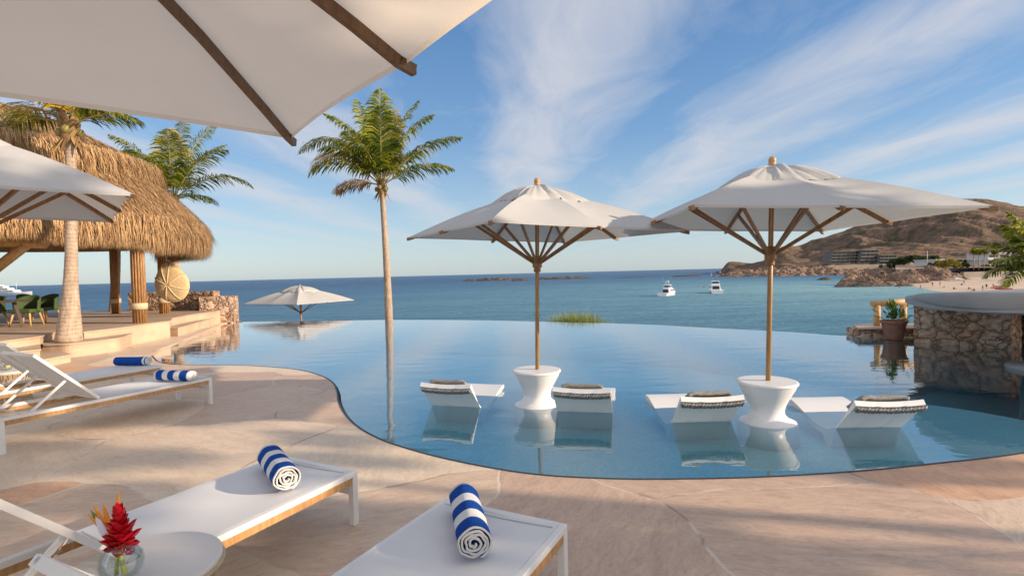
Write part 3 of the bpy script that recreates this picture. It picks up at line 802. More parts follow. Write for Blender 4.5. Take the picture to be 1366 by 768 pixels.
def pool_lounger(wl,yaw,label,W=.66,back=.365,lean=.34,plabel=''):
    """wl = waterline centre of the back; local +y towards the foot"""
    t=thing('in_pool_lounger',(wl[0],wl[1],-.03),label,'pool lounger',yaw,'white moulded loungers standing in the pool')
    # upper surface profile (y,z) from head to foot, z relative to the water
    top=smooth_path([(-lean,back,0),(-.22,.22,0),(-.09,.07,0),(.05,-.03,0),(.2,-.065,0),(.38,-.055,0),(.56,-.01,0),(.74,.04,0),(.88,.07,0),(1.0,.075,0)],4)
    top=[(p.x,p.y) for p in top]
    # outer surface: back panel slanting down to the floor, then under, then foot lip
    bot=[(-lean-.03,back-.045),(-.02,-.01),(.06,-.23),(.16,-.23),(.22,-.13),(.40,-.115),(.58,-.07),(.80,-.01),(1.0,.03),(1.015,.045)]
    nx=24; mb=MB()
    def sag(u): return -.020*(1-(2*u-1)**2)
    P=[]
    for y,z in top:
        k=max(0,(z-.1)/.3) if y<0 else 0
        P.append([((u/nx-.5)*W,y,z+sag(u/nx)*(k*.9+.15)) for u in range(nx+1)])
    mb.grid(P)
    Q=[]
    for y,z in bot:
        row=[]
        for u in range(nx+1):
            f=u/nx; g=max(0,1-abs(abs(f-.5)-.19)/.035); dep=.022*g if y<.2 else 0
            hd=sag(f)*.9 if z>.2 else 0
            row.append(((f-.5)*W*(1 if y>0 else 1),y+dep*.6,z+dep*.3+hd))
        Q.append(row)
    mb.grid(Q)
    mb.grid([P[0],Q[0]]); mb.grid([P[-1],Q[-1]])
    for s in(0,-1):
        pp=[r[s] for r in P]; qq=[r[s] for r in Q]
        loop=pp+qq[::-1]
        tris=tessellate_polygon([[Vector((p[1],p[2],0)) for p in loop]])
        ids=[mb.vert(p) for p in loop]
        for tr_ in tris: mb.face([ids[i] for i in tr_])
    o=mb.build('shell',M['shell'],t)
    bm=bmesh.new(); bm.from_mesh(o.data); bmesh.ops.remove_doubles(bm,verts=bm.verts,dist=2e-4); bmesh.ops.recalc_face_normals(bm,faces=bm.faces)
    for e in bm.edges:
        if len(e.link_faces)==2: e.smooth=e.calc_face_angle(0)<R(32)
    for f in bm.faces: f.smooth=True
    bm.to_mesh(o.data); bm.free()
    b=o.modifiers.new('Bevel','BEVEL'); b.width=.012; b.segments=3; b.limit_method='ANGLE'; b.angle_limit=R(50)
    # pillow with counterweight strap
    p=thing('head_pillow',(wl[0],wl[1],-.03),plabel,'pillow',yaw,'grey head pillows on the in-water loungers')
    P=[]; wd=W*.72
    for j in range(9):
        a=j/8; row=[]
        for u in range(17):
            f=u/16; e=.6*(1-(2*f-1)**6)*math.sqrt(max(0,1-(2*a-1)**2))
            row.append(((f-.5)*wd,-lean+.05+a*.24,back+.015-(a*.24)*.62+.115*e+sag(f)+.008*noise.noise(Vector((f*9,a*4,wl[0])))))
        P.append(row)
    mb=MB(); mb.grid(P)
    P2=[[Vector(q)+Vector((0,-.0,-.10*(1-(2*(j/8)-1)**2))) for q in r] for j,r in enumerate(P)]
    o=mb.build('pillow_cushion',M['cushion'],p,fix=False); sm=o.modifiers.new('S','SOLIDIFY'); sm.thickness=.035
    mb=MB(); P=[]
    for j in range(4):
        row=[]
        for u in range(61):
            f=u/60; y=-lean-.045+.0+ .04*j/3*1.4; z=back-.060-.045*j/3+sag(f)*.9
            wv=.008*sin(u*1.9)+.007*noise.noise(Vector((u*.4,j,wl[1])))
            row.append(((f-.5)*W*.985,y+wv,z+wv*.8*(1 if j in(0,3) else .3)))
        P.append(row)
    mb.grid(P); o=mb.build('strap',M['cushion'],p,fix=False); sm=o.modifiers.new('S','SOLIDIFY'); sm.thickness=.016
    return t
pool_lounger(G(609.5,541,WATER),-R(16),'white in-pool lounger left of the first hourglass table, leftmost of four',plabel='dark grey pillow over the head of the leftmost in-pool lounger')
pool_lounger(G(780,548.5,WATER),-R(13),'white in-pool lounger just right of the first hourglass table',plabel='grey pillow on the in-pool lounger just right of the first white table')
pool_lounger(G(934,561.5,WATER),R(1),'white in-pool lounger just left of the second hourglass table',plabel='grey pillow on the in-pool lounger just left of the second white table')
pool_lounger(G(1156,569,WATER),-R(2),'white in-pool lounger right of the second hourglass table, rightmost of four',plabel='grey pillow on the rightmost in-pool lounger')
# ------------------------------------------------------------------ palms
def frond_mesh(base,az,el,L,droop,leaf=.62,nl=46,width=.038,seed=0,twist=0):
    rnd=random.Random(seed); mb=MB(); pts=[Vector(base)]; dirs=[]
    n=18; e=el
    for i in range(n):
        d=Vector((cos(az)*cos(e),sin(az)*cos(e),sin(e))); dirs.append(d); pts.append(pts[-1]+d*L/n)
        e-=droop/n*(.5+1.3*i/n)
    dirs.append(dirs[-1]); mb.cur=1
    mb.tube(pts,[.028*(1-i/(n+1))**.8+.004 for i in range(n+1)],5,cap=False); mb.cur=0
    for k in range(nl):
        f=.14+.86*(k/(nl-1)); x=f*n; i=min(n-1,int(x)); p=pts[i].lerp(pts[i+1],x-i); d=dirs[i]
        side0=d.cross(Vector((0,0,1)))
        if side0.length<.05: side0=Vector((-sin(az),cos(az),0))
        side0.normalize(); upv=side0.cross(d).normalized()
        prof=math.sin(PI*min(1,(f*.86+.16)))**.7*(1 if f<.8 else 1)
        for sgn in(-1,1):
            if rnd.random()<.05: continue
            ll=leaf*prof*(.85+.3*rnd.random())
            tw=twist+.2*rnd.uniform(-1,1)
            sd=(side0*cos(tw)+upv*sin(tw))*sgn
            fw=.55+.5*f+.15*rnd.uniform(-1,1)
            dd=(sd+d*fw+upv*.25).normalized()
            w=width*(.8+.4*rnd.random())
            wv=d*w/2
            g=Vector((0,0,-1))
            q0=p; q1=q0+dd*ll*.45+g*ll*.05; d2=(dd+g*(.55+.3*rnd.random())).normalized(); q2=q1+d2*ll*.33; d3=(d2+g*.7).normalized(); q3=q2+d3*ll*.25
            a=[mb.vert(q0-wv*.5),mb.vert(q0+wv*.5),mb.vert(q1+wv),mb.vert(q1-wv),mb.vert(q2+wv*.75),mb.vert(q2-wv*.75),mb.vert(q3)]
            mb.face((a[0],a[1],a[2],a[3])); mb.face((a[3],a[2],a[4],a[5])); mb.face((a[5],a[4],a[6]))
    return mb
def palm(base,top,r0,r1,fronds,label,bulge=0,cat='palm tree',seed=0,boots=True,leaf=.74,bend=.3,coco=5,group=None,roots=0,wide=.042):
    base=Vector(base);top=Vector(top); t=thing('palm_tree',base,label,cat,0,group)
    h=(top-base).length; pts=[];rad=[]; n=int(max(20,h/.07))
    for i in range(n+1):
        f=i/n; off=Vector((bend*sin(PI*f)*.5,0,0))
        pts.append((top-base)*f+off)
        r=r1+(r0-r1)*(1-f)**1.0; r+=bulge*math.exp(-(f*h/1.0)**1.3)
        rad.append(r*(1+.012*sin(i*1.7)+.015*noise.noise(Vector((i*.9,0,seed)))))
    mb=MB(); mb.tube(pts,rad,20,fn=lambda i,a:1+.03*noise.noise(Vector((cos(a)*2,sin(a)*2,i*.08)))); mb.build('trunk',M['bark'],t)
    c=top-base; rnd=random.Random(seed)
    if boots:
        mb=MB()
        for k in range(16):
            a=k*2.4; z=-.55+.6*k/16; d=Vector((cos(a),sin(a),0))
            b0=c+d*(r1*1.0)+Vector((0,0,z)); petal(mb,b0,d*.5+Vector((0,0,1)),.34,.2,(0,0,1),.3)
        for k in range(10):
            a=rnd.uniform(0,6.28); d=Vector((cos(a),sin(a),0)); petal(mb,c+d*r1+Vector((0,0,-.2)),d*.5+Vector((0,0,-1)),rnd.uniform(.3,.7),.07,(0,0,1))
        mb.build('leaf_boots',M['brownfrond'],t)
    for k in range(coco):
        a=k*2*PI/coco+seed; mb=MB(); mb.lathe([(0,-.10),(.06,-.08),(.095,0),(.06,.08),(0,.11)],10); o=mb.build('coconut',simple_coco,t); o.location=c+Vector((cos(a)*.2,sin(a)*.2,-.12-.05*(k%2)))
    for k,fr in enumerate(fronds):
        az,el,L,dr,mt=fr[:5]; tw=fr[5] if len(fr)>5 else 0
        mb=frond_mesh(c+Vector((cos(R(az))*.05,sin(R(az))*.05,0)),R(az),R(el),L,dr,leaf,seed=seed*50+k,twist=tw,nl=int(40+L*9),width=wide)
        mb.build('frond',[M[mt],M['rachis']],t,fix=False)
    return t
simple_coco=simple('coconut_husk',(.25,.20,.06),.6)
# main palm behind the far pool edge
b=G(519,426,0); b=Vector((b.x*1.035,b.y*1.035,-1.5)); top=AT(509,247,21.4)
palm(b,top,.17,.10,[
 (100,88,4.3,.30,'frond'),(150,82,4.0,.45,'frond'),(30,77,4.2,.50,'frond'),(5,50,4.0,.85,'frond'),(-8,30,3.2,.9,'frond'),
 (172,66,4.6,1.9,'frond'),(165,58,4.0,1.9,'yfrond'),(195,45,3.2,1.7,'frond'),(185,14,1.9,1.0,'brownfrond'),(140,64,3.9,1.3,'frond'),
 (60,58,3.2,1.0,'frond'),(250,64,3.0,1.2,'frond'),(285,76,3.4,.9,'frond'),(10,72,3.8,.8,'frond'),(188,76,3.8,1.0,'frond'),(75,80,3.8,.5,'yfrond'),(120,72,3.6,.9,'frond'),(215,60,3.0,1.5,'frond')],
 'tall slim coconut palm standing alone against the sky behind the far pool edge',seed=2,bend=.08,leaf=1.0,wide=.055)
# palm in front of the palapa
b=G(92,455.5,.32); top=AT(93,168,b.y+.1)
palm(b,top,.115,.10,[
 (175,25,1.6,1.0,'frond'),(165,38,2.0,1.1,'yfrond'),(0,28,1.6,1.1,'frond'),(15,50,1.7,1.1,'frond'),(90,74,2.0,.6,'yfrond'),(200,64,1.9,.9,'yfrond'),(330,64,1.9,.9,'yfrond'),
 (110,64,2.2,.8,'frond'),(60,66,2.2,.8,'yfrond'),(250,70,2.0,.8,'yfrond'),(290,70,2.0,.8,'frond')],
 'thick ringed palm trunk on the curved step in front of the thatched roof',bulge=.15,seed=5,bend=.1,coco=4)
# palm behind the palapa, right
top=AT(230,268,22.5); b=Vector((top.x-.1,22.5,-1.2))
palm(b,top,.2,.15,[
 (0,42,3.9,1.5,'frond'),(-10,20,2.0,1.1,'frond'),(14,78,4.0,.7,'frond'),(80,86,4.1,.4,'frond'),(120,78,4.1,.6,'yfrond'),(160,68,4.2,1.3,'frond'),(178,54,4.2,1.7,'yfrond'),
 (190,30,2.8,1.2,'frond'),(230,70,3.4,.9,'frond'),(40,70,3.6,.8,'frond'),(300,74,3.4,.9,'frond'),(150,40,3.2,1.3,'frond'),(350,62,3.6,1.1,'frond')],
 'green palm whose fronds rise behind the right shoulder of the thatched roof',seed=9,bend=.1,leaf=.95)
b=G(134,418,.50); top=Vector((b.x+.1,b.y+.9,5.6))
b=Vector((b.x*1.03,b.y*1.05,-1.0))
palm(b,top,.17,.13,[(az,el,2.6,1.1,'frond') for az,el in((0,40),(40,60),(80,35),(120,70),(160,45),(200,60),(240,30),(280,60),(320,45))],
 'slender palm trunk seen under the thatched eave, left of the bamboo posts',seed=12,coco=0)
# fan of fronds at the right edge
top=AT(1392,352,13.5)
palm((top.x,top.y,-.3),top,.16,.14,[(180,60,1.5,.6,'frond'),(170,40,1.5,.7,'frond'),(185,20,1.5,.8,'frond'),(175,5,1.5,.8,'frond'),(160,75,1.6,.5,'frond'),(190,-5,1.4,.9,'frond'),(90,60,1.5,.7,'frond'),(0,50,1.5,.8,'frond'),(270,50,1.5,.8,'frond'),(225,35,1.4,.8,'frond'),(315,40,1.4,.8,'frond')],
 'low palm with spiky fronds at the right edge behind the bar counter',seed=15,coco=0,leaf=.45)
# ------------------------------------------------------------------ palapa
PC=Vector((-16.9,15.9,0))
pal=thing('palapa',PC,'round open pavilion with a shaggy thatched roof on bundled posts','pavilion')
prof=[(6.75,3.25),(6.55,3.65),(6.15,4.1),(5.7,4.55),(5.25,4.95),(5.2,5.35),(4.6,5.75),(3.4,6.4),(2.0,6.95),(1.0,7.3),(.02,7.6)]
mb=MB(); mb.lathe([(6.3,3.0),(6.7,3.02)]+prof,72,cap=False,fn=lambda a,z:1+.012*sin(a*5)+.01*sin(a*11+1))
mb.build('roof_mat',M['thatchbase'],pal)
mb=MB(); mb.lathe([(6.3,3.0),(4.0,4.3),(.1,6.9)],48,cap=False); mb.build('roof_underside',M['thatchbase'],pal)
rnd=random.Random(4); mb=MB()
cum=[0]
for (r,z),(r2,z2) in zip(prof,prof[1:]): cum.append(cum[-1]+math.hypot(r2-r,z2-z)*(r+r2)/2)
def blade(mb,p,d,L,w,nrm):
    s=d.cross(nrm); 
    if s.length<1e-3: return
    s.normalize(); q=p+d*L*.55+nrm*.02; e=p+d*L+Vector((0,0,-L*.12))
    a=[mb.vert(p-s*w/2),mb.vert(p+s*w/2),mb.vert(q+s*w*.45),mb.vert(q-s*w*.45),mb.vert(e)]
    mb.face((a[0],a[1],a[2],a[3])); mb.face((a[3],a[2],a[4]))
view_a=math.atan2(-PC.y,-PC.x)
for i in range(76000):
    u=rnd.random()*cum[-1]; k=max(j for j in range(len(prof)-1) if cum[j]<=u+1e-9); f=(u-cum[k])/(cum[k+1]-cum[k])
    r=prof[k][0]+(prof[k+1][0]-prof[k][0])*f; z=prof[k][1]+(prof[k+1][1]-prof[k][1])*f
    a=view_a+rnd.gauss(0,1)*1.15
    if abs(a-view_a)>2.4: continue
    sl=Vector((prof[k][0]-prof[k+1][0],0,prof[k][1]-prof[k+1][1])).normalized()
    radial=Vector((cos(a),sin(a),0)); tang=Vector((-sin(a),cos(a),0))
    d=(radial*sl.x+Vector((0,0,sl.z))); nrm=(radial*(-sl.z)+Vector((0,0,sl.x))).normalized()
    d=(d+tang*rnd.gauss(0,.22)+nrm*abs(rnd.gauss(0,.10))).normalized()
    p=radial*r*(1+.012*sin(a*5)+.01*sin(a*11+1))+Vector((0,0,z))+nrm*rnd.uniform(-.02,.05)
    blade(mb,p,d,rnd.uniform(.22,.55),rnd.uniform(.009,.024),nrm)
mb.build('thatch_strands',M['thatch'],pal,fix=False)
mb=MB()
for i in range(34000):
    a=view_a+rnd.uniform(-2.0,2.0); radial=Vector((cos(a),sin(a),0)); tang=Vector((-sin(a),cos(a),0))
    r=rnd.uniform(6.30,6.85); z=rnd.uniform(3.0,3.6)
    low=2.50+.40*max(0,cos(a-R(-85)))+.12*noise.noise(Vector((a*6,0,0)))+.07*noise.noise(Vector((a*25,1,0)))
    L=min(z-low+rnd.uniform(-.1,.06),.9)
    if L<.1: continue
    d=(Vector((0,0,-1))+radial*rnd.gauss(-.05,.10)+tang*rnd.gauss(0,.13)).normalized()
    blade(mb,radial*r+Vector((0,0,z)),d,L,rnd.uniform(.009,.022),radial)
mb.build('eave_fringe',M['thatch'],pal,fix=False)
mb=MB()
for i in range(9000):
    a=view_a+rnd.uniform(-2.0,2.0); radial=Vector((cos(a),sin(a),0)); tang=Vector((-sin(a),cos(a),0))
    r=rnd.uniform(5.20,5.46); z=rnd.uniform(5.15,5.55)
    L=rnd.uniform(.3,.55)+.1*noise.noise(Vector((a*14,3,0)))
    d=(Vector((0,0,-1))+radial*rnd.gauss(.30,.12)+tang*rnd.gauss(0,.15)).normalized()
    blade(mb,radial*r+Vector((0,0,z)),d,L,rnd.uniform(.009,.022),radial)
mb.build('upper_fringe',M['thatch'],pal,fix=False)
# posts: bundles of bamboo with a tie band
def post(world,h,rad,z0=.50):
    o=bpy.data.objects.new('post',None)
    mb=MB(); rnd=random.Random(int(world[0]*10))
    n=14; rr=rad-.03
    for k in range(n):
        a=2*PI*k/n; w=rad*rnd.uniform(.15,.215); top=h
        mb.tube([(rr*cos(a),rr*sin(a),0),(rr*1.0*cos(a+.03),rr*sin(a+.03),h*.5),(rr*.92*cos(a),rr*.92*sin(a),top)],[w,w*.95,w*.9],8)
    mb.cur=1; mb.tube([(0,0,.005),(0,0,h-.02)],rad*.76,12); mb.cur=0
    loc=Vector((world[0],world[1],z0))-PC
    p=mb.build('post',[M['post'],M['darkwood']],pal,loc=loc)
    mb=MB(); mb.lathe([(rad+.005,.48-.09),(rad+.03,.48-.09),(rad+.03,.48+.09),(rad+.005,.48+.09)],24); mb.build('tie_band',M['rope'],p)
post(G(187,430.5,.50),3.0,.175); post(G(155,418,.50),3.1,.145); post(G(220,418,.50),3.0,.17)
for a in(200,250,300): post((PC.x+4.9*cos(R(a)),PC.y+4.9*sin(R(a))),3.2,.22)
mb=MB()
A=AT(-40,385,14.6)-PC; B_=AT(36,326,14.2)-PC; mb.tube([A,B_],.13,10); mb.tube([AT(-60,321,14.2)-PC,AT(60,326,14.2)-PC],.12,10)
mb.build('log_brace',M['log'],pal)
mb=MB(); n=36; mb.tube([(5.3*cos(2*PI*k/n),5.3*sin(2*PI*k/n),3.45) for k in range(n+1)],.12,8); mb.build('ring_beam',M['post'],pal)
# ------------------------------------------------------------------ hanging egg chair
ec=AT(230,380,17.6)
eg=thing('hanging_egg_chair',ec,'woven rattan pod chair hanging from the eave beside the bamboo post','hanging chair',R(12))
eg.rotation_euler=(0,R(-10),R(12))
def eggp(a,b):   # a around view axis, b 0..1 from back centre to rim
    r=.60*sin(b*PI/2)**.9; ry=.42*cos(b*PI/2)
    x=cos(a)*r*.82; z=sin(a)*r*(1.32 if sin(a)>0 else .92); 
    if sin(a)>0: x*=1-.62*sin(a)**2*b
    return Vector((x,-ry*1.0,z))
mb=MB()
for j in range(2,27):
    b=j/26; mb.tube([eggp(2*PI*k/40,b) for k in range(41)],.011,5,cap=False)
mb.build('woven_shell',M['rattan'],eg)
mb=MB(); mb.grid([[eggp(2*PI*k/40,b*.985)*.985 for k in range(41)] for b in(.05,.25,.45,.65,.85,1)]); mb.build('weave_backing',simple('pale_cane_weave',(.50,.36,.20),.8,0,.2,25,.4),eg)
for k in range(8):
    mb=MB(); mb.tube([eggp(2*PI*k/8+.35,b/8)*1.02 for b in range(9)],.02,6); mb.build('cane_rib',M['rattan'],eg)
mb=MB(); mb.tube([eggp(2*PI*k/40,1)*1.01 for k in range(41)],.026,6,cap=False); mb.build('rim_hoop',M['rattan'],eg)
mb=MB(); mb.tube([(0,0,.64),(.0,0,1.6)],.014,6); mb.build('hanging_rope',M['rope'],eg)
# ------------------------------------------------------------------ dining set
def chair(loc,rz,label):
    t=thing('dining_chair',loc,label,'chair',rz,'green upholstered dining chairs under the thatched roof')
    mb=MB(); mb.box((0,0,.43),(.56,.54,.11)); mb.build('seat',M['greenfab'],t,bevel=.03)
    P=[]
    for j in range(9):
        row=[]
        for u in range(21):
            a=PI+PI*u/20; fl=1+.12*(j/8); hh=.40+(.42+.05*abs(sin(a)))*(j/8)*(.72+.28*abs(sin(a))**1.0)
            row.append((.31*cos(a)*fl,.30*sin(a)*fl+.02,hh))
        P.append(row)
    mb=MB(); mb.grid(P); o=mb.build('back_shell',M['greenfab'],t,fix=False); s=o.modifiers.new('S','SOLIDIFY'); s.thickness=.05
    for sx in(-1,1):
        for sy in(-1,1):
            mb=MB(); mb.tube([(sx*.20,sy*.18,.40),(sx*.27,sy*.25,0)],[.032,.018],8); mb.build('leg',M['log'],t)
    return t
fz=.50
tb=thing('dining_table',(-14.6,13.9,fz),'long dark wood dining table under the thatched roof at the left edge','table',R(8))
mb=MB(); mb.box((0,0,.735),(2.6,1.1,.05)); mb.build('table_top',M['darkwood'],tb,bevel=.008)
for sx in(-1,1):
    for sy in(-1,1):
        mb=MB(); mb.bar((sx*1.0,sy*.35,.71),(sx*1.12,sy*.45,0),.07,.07); mb.build('leg',M['darkwood'],tb)
c1=G(36,434.5,fz); chair((c1.x,c1.y,fz),R(188),'green dining chair on tapered wood legs, nearest the palm trunk, its side to us')
c2=G(62,430,fz); chair((c2.x,c2.y,fz),R(172),'green dining chair half hidden by the palm trunk, behind the front one')
c3=G(-2,436,fz); chair((c3.x-.1,c3.y-.1,fz),R(182),'dining chair mostly cut off by the left edge, at the dark table')
c4=G(18,428,fz); chair((c4.x,c4.y+.6,fz),R(5),'dining chair on the far side of the dark table')
# ------------------------------------------------------------------ bar counter, railing, pot
bar=thing('bar_counter',(8.7,9.2,0),'curved grey concrete swim-up bar top on a rough stone base at right','bar')
O=Vector((8.7,9.2))
sl=[(10.4,11.6),(8.7,11.1),(7.65,10.2),(7.05,9.2),(6.78,8.5),(6.75,7.95),(7.0,7.45),(7.7,7.15),(9,7.2),(11.5,7.6),(13.5,9),(13.5,11.5),(12,12.0)]
sl=[Vector((p.x,p.y))-O for p in smooth_path([(a,b,0) for a,b in sl],6,True)]
mb=MB(); mb.prism(sl,.915,1.015); mb.build('counter_slab',M['concrete'],bar,bevel=.02)
fr_=smooth_path([(7.75,10.35,0),(7.28,9.6,0),(6.97,9.05,0),(6.75,8.5,0),(6.70,7.95,0),(6.98,7.45,0),(7.7,7.15,0),(9,7.15,0),(11.5,7.5,0),(13.4,8.6,0)],8)
mb=MB(); P=[]
for i_,p in enumerate(fr_):
    d=(fr_[min(i_+1,len(fr_)-1)]-fr_[max(i_-1,0)]).normalized(); nn=Vector((d.y,-d.x,0)) # outward is to the left of travel
    nn=-nn if nn.dot(Vector((8.9,9.0,0))-p)>0 else nn
    u=i_/(len(fr_)-1)
    zt=interp([(0,1.03),(.12,1.09),(.25,1.15),(.4,1.19),(.6,1.22),(1,1.22)],u); zb=interp([(0,.955),(.2,1.0),(.35,.985),(.55,.95),(1,.93)],u)
    sec=[(-.85,zb-.03),(-.85,zt-.01),(-.40,zt+.004),(-.10,zt),(-.045,zt-.006),(-.012,zt-.03),(0,zt-.07),(0,zb+.03),(-.012,zb+.008),(-.05,zb-.008),(-.28,zb-.07),(-.60,zb-.10),(-.85,zb-.03)]
    q0=p-Vector((O.x,O.y,0))
    P.append([(q0.x+nn.x*o_,q0.y+nn.y*o_,z_) for o_,z_ in sec])
mb.grid(P,True)
for e_ in(0,-1): mb.face([mb.vert(q) for q in P[e_][:-1]])
mb.build('counter_rim',M['concrete'],bar)
q1=G(1219,457,WATER); q2=G(1349,467,WATER)
rock_box('stone_base',[(q1.x-O.x,q1.y-O.y),(q2.x-O.x,q2.y-O.y)],1.16,.8,bar,z0=-.30,step=.06,amp=.05)
rock_box('stone_base',[(q2.x-O.x+1.2,q2.y-O.y+.2),(q2.x-O.x+3.0,q2.y-O.y+.3)],1.16,.8,bar,z0=-.30,step=.1,amp=.05)
mb=MB(); mb.box((q2.x-O.x+1.0,q2.y-O.y+1.4,.3),(3.2,.1,1.1)); mb.build('bar_back_panel',M['darkwood'],bar)
sp_=G(1372,492,WATER)
stl=thing('bar_stool',(sp_.x+.10,sp_.y,-.3),'low round concrete swim-up stool at the right edge by the bar','stool')
mb=MB(); mb.lathe([(.20,-.9),(.17,-.3),(.2,.1),(.33,.24),(.35,.30),(.33,.34),(0,.34)],32); mb.build('stool_body',M['concrete'],stl)
# stone ledge
lg=thing('stone_ledge',(0,0,0),'low stone ledge at the pool corner carrying the log railing','ledge')
e=G(1151,449,0); 
rock_box('ledge_body',[(8.10,12.28),(9.7,12.0)],.20,.62,lg,z0=-.06,step=.07,amp=.03)
mb=MB(); mb.prism([(8.06,12.22),(9.75,11.93),(9.95,12.9),(8.42,12.98)],.142,.18); mb.build('ledge_cap',M['nose'],lg,bevel=.008)
mb=MB(); mb.box((8.78,11.98,-.68),(.8,.62,1.30)); mb.build('ledge_step',M['lime'],lg,bevel=.01)
rl=thing('log_railing',(0,0,0),'short railing of round peeled logs on the stone ledge beside the bar','railing')
y=12.62
mb=MB(); a=AT(1163,405.5,y); b2=AT(1222,401.5,y); mb.tube([a,b2],.075,12); mb.build('top_rail',M['log'],rl)
for px in(1170,1205):
    mb=MB(); p=AT(px,405,y); mb.tube([(p.x,y,.185),(p.x,y,p.z-.03)],[.075,.07],12); mb.build('rail_post',M['log'],rl)
pp=G(1195,451.5,0); pt=thing('plant_pot',(pp.x,pp.y+.06,-.02),'brown terracotta pot in front of the log railing','pot')
mb=MB(); mb.lathe([(0,0),(.17,0),(.235,.36),(.255,.36),(.26,.42),(.225,.42),(.21,.34),(0,.34)],28); mb.build('pot_body',M['terra'],pt,bevel=.006)
pl=thing('potted_plant',(pp.x,pp.y+.06,.32),'leafy green plant growing in the terracotta pot','plant')
mb=MB(); rnd=random.Random(5)
for k in range(70):
    a=rnd.uniform(0,6.28); el=rnd.uniform(.25,1.5); d=Vector((cos(a)*cos(el),sin(a)*cos(el),sin(el))); base_=d*rnd.uniform(.05,.42)+Vector((0,0,.05)); petal(mb,base_,(d+Vector((rnd.gauss(0,.5),rnd.gauss(0,.5),rnd.gauss(0,.3)))).normalized(),rnd.uniform(.10,.2),rnd.uniform(.04,.07))
mb.build('foliage',strand('glossy_leaf',[(.03,.07,.015),(.09,.17,.03),(.25,.30,.05)],.35,.2,2),pl,fix=False)
# grass tufts beyond the infinity edge
for i,(px,w,hh,n) in enumerate(((752,.45,.42,500),(772,.5,.5,600),(792,.4,.36,420))):
    g=G(px,428,0); d=g.xy.normalized(); gp=Vector((g.x+d.x*1.0,g.y+d.y*1.0,-.75))
    t=thing('grass_clump',gp,['yellowish ornamental grass clump, left of three beyond the pool edge','tallest ornamental grass clump, middle of three beyond the pool edge','greyer ornamental grass clump, right of three beyond the pool edge'][i],'grass clump',0,'ornamental grass clumps beyond the pool edge')
    mb=MB(); rnd=random.Random(i)
    for k in range(n):
        a=rnd.uniform(0,6.28); el=rnd.uniform(.75,1.5); dd=Vector((cos(a)*cos(el),sin(a)*cos(el),sin(el))); b0=Vector((rnd.gauss(0,w*.45),rnd.gauss(0,.25),0))
        blade(mb,b0,dd,rnd.uniform(.55,.8)+hh,.012,Vector((-sin(a),cos(a),0)).cross(dd))
    mb.build('blades',M['grass'],t,fix=False)
#FAR
exec_far=True
def terrain(name,pxs,Yr,hfun,mat,kind='structure',label=None,cat=None):
    P=[]
    for Y in Yr:
        row=[]
        for px in pxs:
            x=(px-683)/FPX*Y; z=hfun(px,Y,x); row.append((x,Y,z))
        P.append(row)
    mb=MB(); mb.grid(P,True); o=mb.build(name,mat); 
    return tag(o,label,cat,None,kind)
def horz(px): return 364.7-.0245*(px-683)
sil=[(955,368),(962,362),(966,356),(971,350),(978,349),(987,349.5),(1002,351.5),(1018,349),(1030,340),(1036,333),(1043,328.5),(1050,327),(1058,327),(1071,327),(1096,317),(1127,309),(1152,298),(1164,293),(1190,287),(1215,279),(1240,272),(1277,266.5),(1311,267.5),(1345,272.5),(1366,277),(1420,286),(1500,296),(1600,310),(1750,330),(1900,345)]
ridgeY=[(955,760),(1040,800),(1071,900),(1130,980),(1250,1050),(1400,1000),(1900,800)]
frontY=[(955,700),(1000,640),(1060,590),(1120,540),(1200,520),(1400,460),(1900,380)]
def hillz(px,Y,x):
    ry=interp(ridgeY,px); fy=interp(frontY,px); H=(horz(px)-interp(sil,px))*ry/FPX+CAMZ-SEA
    t=(Y-fy)/(ry-fy)
    if Y<=ry:
        t=max(-.3,t); s=t if t<0 else t**.85
        s=s*(.75+.25*s) if s>0 else s
    else: s=max(0,1-((Y-ry)/500)**1.5)
    nz=noise.fractal(Vector((x*.006,Y*.006,0)),1.0,2.0,7); rg=abs(noise.fractal(Vector((x*.010+5,Y*.004,1)),1.0,2.0,6))
    fine=noise.fractal(Vector((x*.03,Y*.03,4)),.8,2.0,5)
    env=max(0,min(1,(1-abs(min(t,1.6)-.5)*1.6)))
    z=SEA+H*s+ (nz*12-rg*30+9)*env*min(1,H/60+.25)+fine*2.2*min(1,max(0,s*6))
    if t<0: z=SEA+t*20
    return z
terrain('hills',[955+945*i/330 for i in range(331)],[430+900*(j/150)**1.15 for j in range(151)],hillz,M['hill'])
# rocky point and beach
def point(px,Y,x):
    return 0
def rocky_mass(name,cpx,Y,wpx,h,dep,seed,mat,label,n=1,kind='structure'):
    cx=(cpx-683)/FPX*Y; w=wpx/FPX*Y/2; mb=MB(); P=[]
    nu,nv=110,54
    def cell(q): d_,_=noise.voronoi(q); return max(0.,1-d_[0]*1.35)
    for j in range(nv+1):
        v=j/nv*2-1; row=[]
        for i in range(nu+1):
            u=i/nu*2-1; q=Vector((u*w*.10+seed,v*dep*.10,seed))
            rr=math.sqrt(u*u+v*v)*(1+.18*noise.noise(q*2.2+Vector((9,0,0)))); env=max(0,1-rr**2.4)
            f=noise.fractal(q*1.2,.8,2,6)
            z=h*(env**.5)*(.42+.30*cell(q*1.1)+.14*cell(q*3.1)+.08*cell(q*8)+.40*f)-(1-env)*1.2
            row.append((u*w,v*dep,z))
        P.append(row)
    mb.grid(P,False)
    return mb,cx,Y
def add_rock(name,cpx,Y,wpx,h,dep,seed,mat,label,group,base=SEA):
    mb,cx,Y=rocky_mass(name,cpx,Y,wpx,h,dep,seed,mat,label)
    o=mb.build(name,mat,loc=(cx,Y,base)); tag(o,label,'rocks',group); return o
GR='rock outcrops along the bay'
add_rock('rock_outcrop',1180,215,120,8.2,14,3,M['boulder'],'large tan boulder headland between the bay and the beach',GR)
